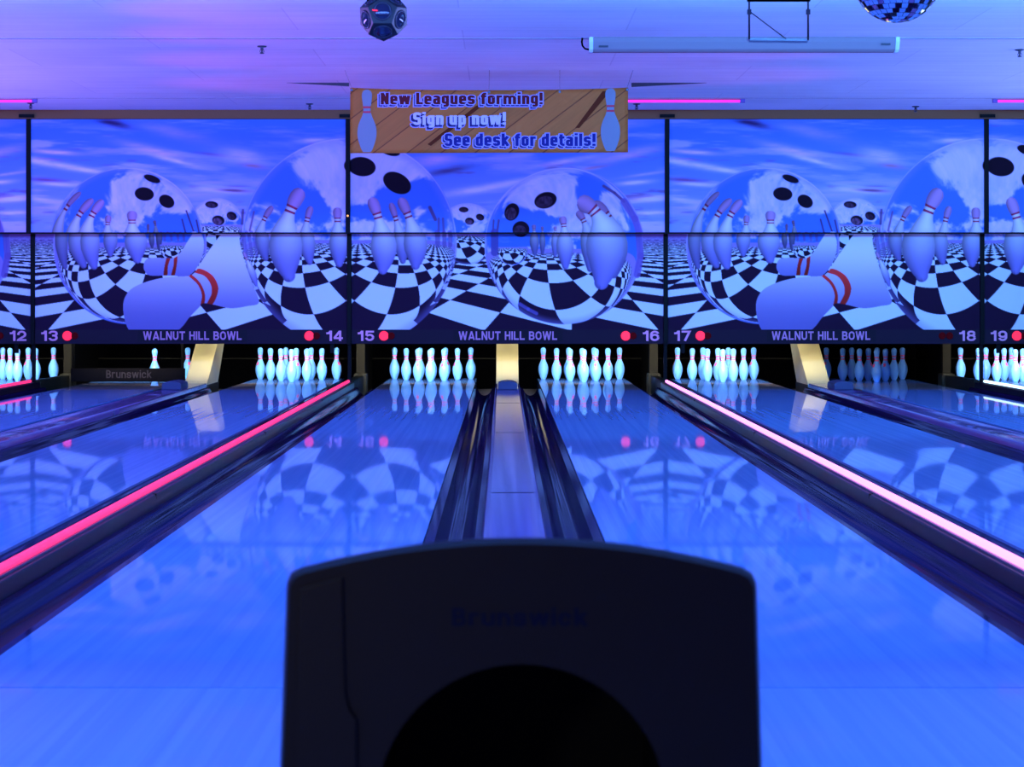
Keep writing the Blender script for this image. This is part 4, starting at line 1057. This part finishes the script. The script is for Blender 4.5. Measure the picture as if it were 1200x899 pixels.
lp = tube('indicator_bar', [(-.049, -rd*.83, .010 + .006), (-.024, -rd*.88, .013)], .0038, glow('indicator_red', (1.0, .03, .12), 1.6), t, seg=6)

# ---------------------------------------------------------------- ball return in the foreground
D = 2.33
t = thing('ball_return', 'black ball return hood with arched opening in the near foreground', 'ball return', (wx(610, D), D, 0))
def P2(px, py): return at(px, py, D)
# outer outline, bottom left -> top -> bottom right
top = []
xL, xR = 334.5, 888.5
out = [(322.5, 1150), (326, 899), (330, 790), (333.5, 690)]
out += [(335.5, 678), (341, 671.5)]
arc = []
for i in range(25):
    u = -1 + 2 * i / 24
    arc.append((612 + u * 262, 632.3 + 35.5 * abs(u) ** 2.0))
out += arc + [(882, 672.5), (888, 679), (889.5, 691), (892, 790), (895.5, 899), (899, 1150)]
opn = [(440, 1150), (440, 960)]
for i in range(33):
    a = math.pi - math.pi * i / 32
    opn.append((611 + 171 * math.cos(a), 950 - 171 * math.sin(a)))
opn += [(782, 960), (782, 1150)]
def resample(pts, n):
    L = [0]
    for a, b in zip(pts[:-1], pts[1:]): L.append(L[-1] + math.hypot(b[0]-a[0], b[1]-a[1]))
    return [(float(np.interp(s, L, [p[0] for p in pts])), float(np.interp(s, L, [p[1] for p in pts]))) for s in np.linspace(0, L[-1], n)]
NN = 121
O = resample(out, NN); I = resample(opn, NN)
cxp, cyp = 611, 900
def ring(bm, pts, y, sc=1.0, zdrop=0.0):
    vs = []
    for a, b in pts:
        a2 = cxp + (a - cxp) * sc; b2 = cyp + (b - cyp) * sc if b < cyp else b
        x, z = P2(a2, b2); vs.append(bm.verts.new((x, y, max(z - zdrop, .10) if zdrop else z)))
    return vs
bm = bmesh.new()
r0 = ring(bm, I, D + .002)
r1 = ring(bm, O, D - .000, .980); r2 = ring(bm, O, D + .006, .990); r3 = ring(bm, O, D + .020, 1.0); r4 = ring(bm, O, D + .24, 1.0, .045); r5 = ring(bm, O, D + .60, .985, .20); r6 = ring(bm, O, D + .66, .95, .24)
for a, b in ((r0, r1), (r1, r2), (r2, r3), (r3, r4), (r4, r5), (r5, r6)):
    for i in range(NN - 1): bm.faces.new((a[i], a[i+1], b[i+1], b[i]))
bm.faces.new(r6)
me = finish(bm, 'hood_shell', smooth=True); me.set_sharp_from_angle(angle=R(40))
keep(link('hood_shell', me, M_hoodblk), t)
bm = bmesh.new()
a = ring(bm, I, D + .002); b = ring(bm, I, D + .42)
for i in range(NN - 1): bm.faces.new((a[i], b[i], b[i+1], a[i+1]))
bm.faces.new(b)
keep(link('opening_liner', finish(bm, 'opening_liner', smooth=False), M_liner), t)
# raised side panel on the left of the face
def face_panel(pts, y0, y1, name):
    bm = bmesh.new(); A = [bm.verts.new((P2(*p)[0], y0, P2(*p)[1])) for p in pts]; B = [bm.verts.new((P2(*p)[0], y1, P2(*p)[1])) for p in pts]
    n = len(pts); bm.faces.new(A); bm.faces.new(B[::-1])
    for i in range(n): bm.faces.new((A[i], B[i], B[(i+1)%n], A[(i+1)%n]))
    return keep(link(name, finish(bm, name, bevel=.002), M_hoodblk), t)
face_panel([(352, 690), (402, 676), (402, 815), (407, 832), (418, 842), (418, 1140), (345, 1140), (348, 899)], D - .006, D + .004, 'side_panel')
lettering('lettering', 'Brunswick', P2(530, 0)[0], P2(688, 0)[0], P2(0, 733.5)[1], P2(0, 712.5)[1], D - .0005, M_hlet, t, t=.17, W=.62, gap=.14)
keep(box('pedestal', P2(360, 0)[0], P2(862, 0)[0], D + .03, D + .60, 0.0, P2(0, 1150)[1] + .04, M_hoodblk, bevel=.015), t)

# ---------------------------------------------------------------- light
def area(name, loc, target, sx, sy, col, power, spread=180):
    l = bpy.data.lights.new(name, 'AREA'); l.shape = 'RECTANGLE'; l.size = sx; l.size_y = sy; l.color = col; l.energy = power; l.spread = R(spread)
    o = bpy.data.objects.new(name, l); COL.objects.link(o); o.location = loc
    o.rotation_euler = (Vector(target) - Vector(loc)).to_track_quat('-Z', 'Y').to_euler(); return o
def spot(name, loc, target, col, power, ang, blend=.8, r=.1):
    l = bpy.data.lights.new(name, 'SPOT'); l.color = col; l.energy = power; l.spot_size = R(ang); l.spot_blend = blend; l.shadow_soft_size = r
    o = bpy.data.objects.new(name, l); COL.objects.link(o); o.location = loc
    o.rotation_euler = (Vector(target) - Vector(loc)).to_track_quat('-Z', 'Y').to_euler(); return o
BLUE = (.095, .26, 1.0)
# rows of blacklight tubes on the ceiling over the lanes, out of the frame
area('blacklight_row', (0, 3.0, 2.9), (0, 5.2, 0), 15, .5, BLUE, P_NEAR)
area('blacklight_row', (0, 7.5, 2.9), (0, 9.5, 0), 15, .5, BLUE, P_MID)
area('blacklight_row', (-4.2, 12.3, 2.9), (-4.0, 21.4, 1.75), 8, .4, (.075, .215, 1.0), P_MASK * .5, 120)
area('blacklight_row', (4.2, 12.3, 2.9), (4.0, 21.4, 1.75), 8, .4, (.060, .33, 1.0), P_MASK * .5, 120)
# unseen uplights added beyond both frame edges to brighten the ceiling
area('ceiling_fill', (-6.9, 15.5, 1.3), (-3.0, 15.5, 3.4), 9.0, .5, (.33, .20, 1.0), P_CEIL, 130)
area('ceiling_fill', (6.9, 15.5, 1.3), (3.0, 15.5, 3.4), 9.0, .5, (.19, .28, 1.0), P_CEIL, 130)
area('return_fill', (-1.9, -1.2, 1.3), (-.3, 2.3, .55), .3, .3, (1.0, .97, .92), P_RETFILL, 40)  # unseen fill lamp added to lighten the left of the ball return
# coloured party spots on the ceiling
for px, d, pw in ((290, 13.9, .6), (298, 15.2, .6), (325, 16.9, .65), (362, 18.7, .75)):
    spot('colour_spot', (-.26 * d - .5, d, .6), (wx(px, d), d, CEIL), (1.0, .10, .70), P_SPOT * pw, 34, blend=1.0)
for px, d, pw in ((775, 16.3, .55), (785, 18.0, .6)):
    spot('colour_spot', (.27 * d + .5, d, .6), (wx(px, d), d, CEIL), (1.0, .12, .80), P_SPOT * pw, 34, blend=1.0)
spot('colour_spot', (-1.6, 13.0, .35), (wx(440, 17.6), 17.6, 2.58), (1.0, .16, .10), P_BAN, 15)  # unseen spot added low over the lanes to redden the banner
spot('colour_spot', (.3, 13.0, .35), (wx(600, 17.6), 17.6, 2.58), (1.0, .30, .34), P_BAN * .5, 22)  # second unseen spot added for the banner
# pit lamps behind the mask, one for each lane that is switched on
for n in range(12, 20):
    pw = P_PIT * {13: .8, 18: .015}.get(n, 1.0)
    area('pit_lamp', (lane_x(n), 21.85, .98), (lane_x(n), 23.66, .16), 1.0, .06, (.95, .97, 1.0), pw, 54)
for k in (-1, 0, 1):
    area('hood_lamp', (k * PITCH + (.25 if k < 0 else -.25 if k > 0 else 0), 21.75, .62), (k * PITCH, 22.5, .25), .25, .06, (1.0, .93, .78), P_HOOD, 100)
W = bpy.data.worlds.new('hall'); SCENE.world = W; W.use_nodes = True
bg = W.node_tree.nodes['Background']; bg.inputs[0].default_value = (.28, .24, 1.0, 1); bg.inputs[1].default_value = P_WORLD

# ---------------------------------------------------------------- camera
cam = bpy.data.cameras.new('camera'); co = bpy.data.objects.new('camera', cam); COL.objects.link(co); SCENE.camera = co
cam.sensor_width = 36; cam.sensor_fit = 'HORIZONTAL'; cam.lens = 36 * F / 1200
cam.shift_x = (600 - PX) / 1200; cam.shift_y = -(449.5 - PY) / 1200
co.location = EYE; co.rotation_euler = (R(90), 0, 0); cam.clip_start = .05; cam.clip_end = 200
cam.dof.use_dof = True; cam.dof.focus_distance = 22.0; cam.dof.aperture_fstop = 11.0
SCENE.view_settings.view_transform = 'Standard'; SCENE.view_settings.look = 'None'; SCENE.view_settings.gamma = 1; SCENE.view_settings.exposure = 0
SCENE.view_settings.use_curve_mapping = False
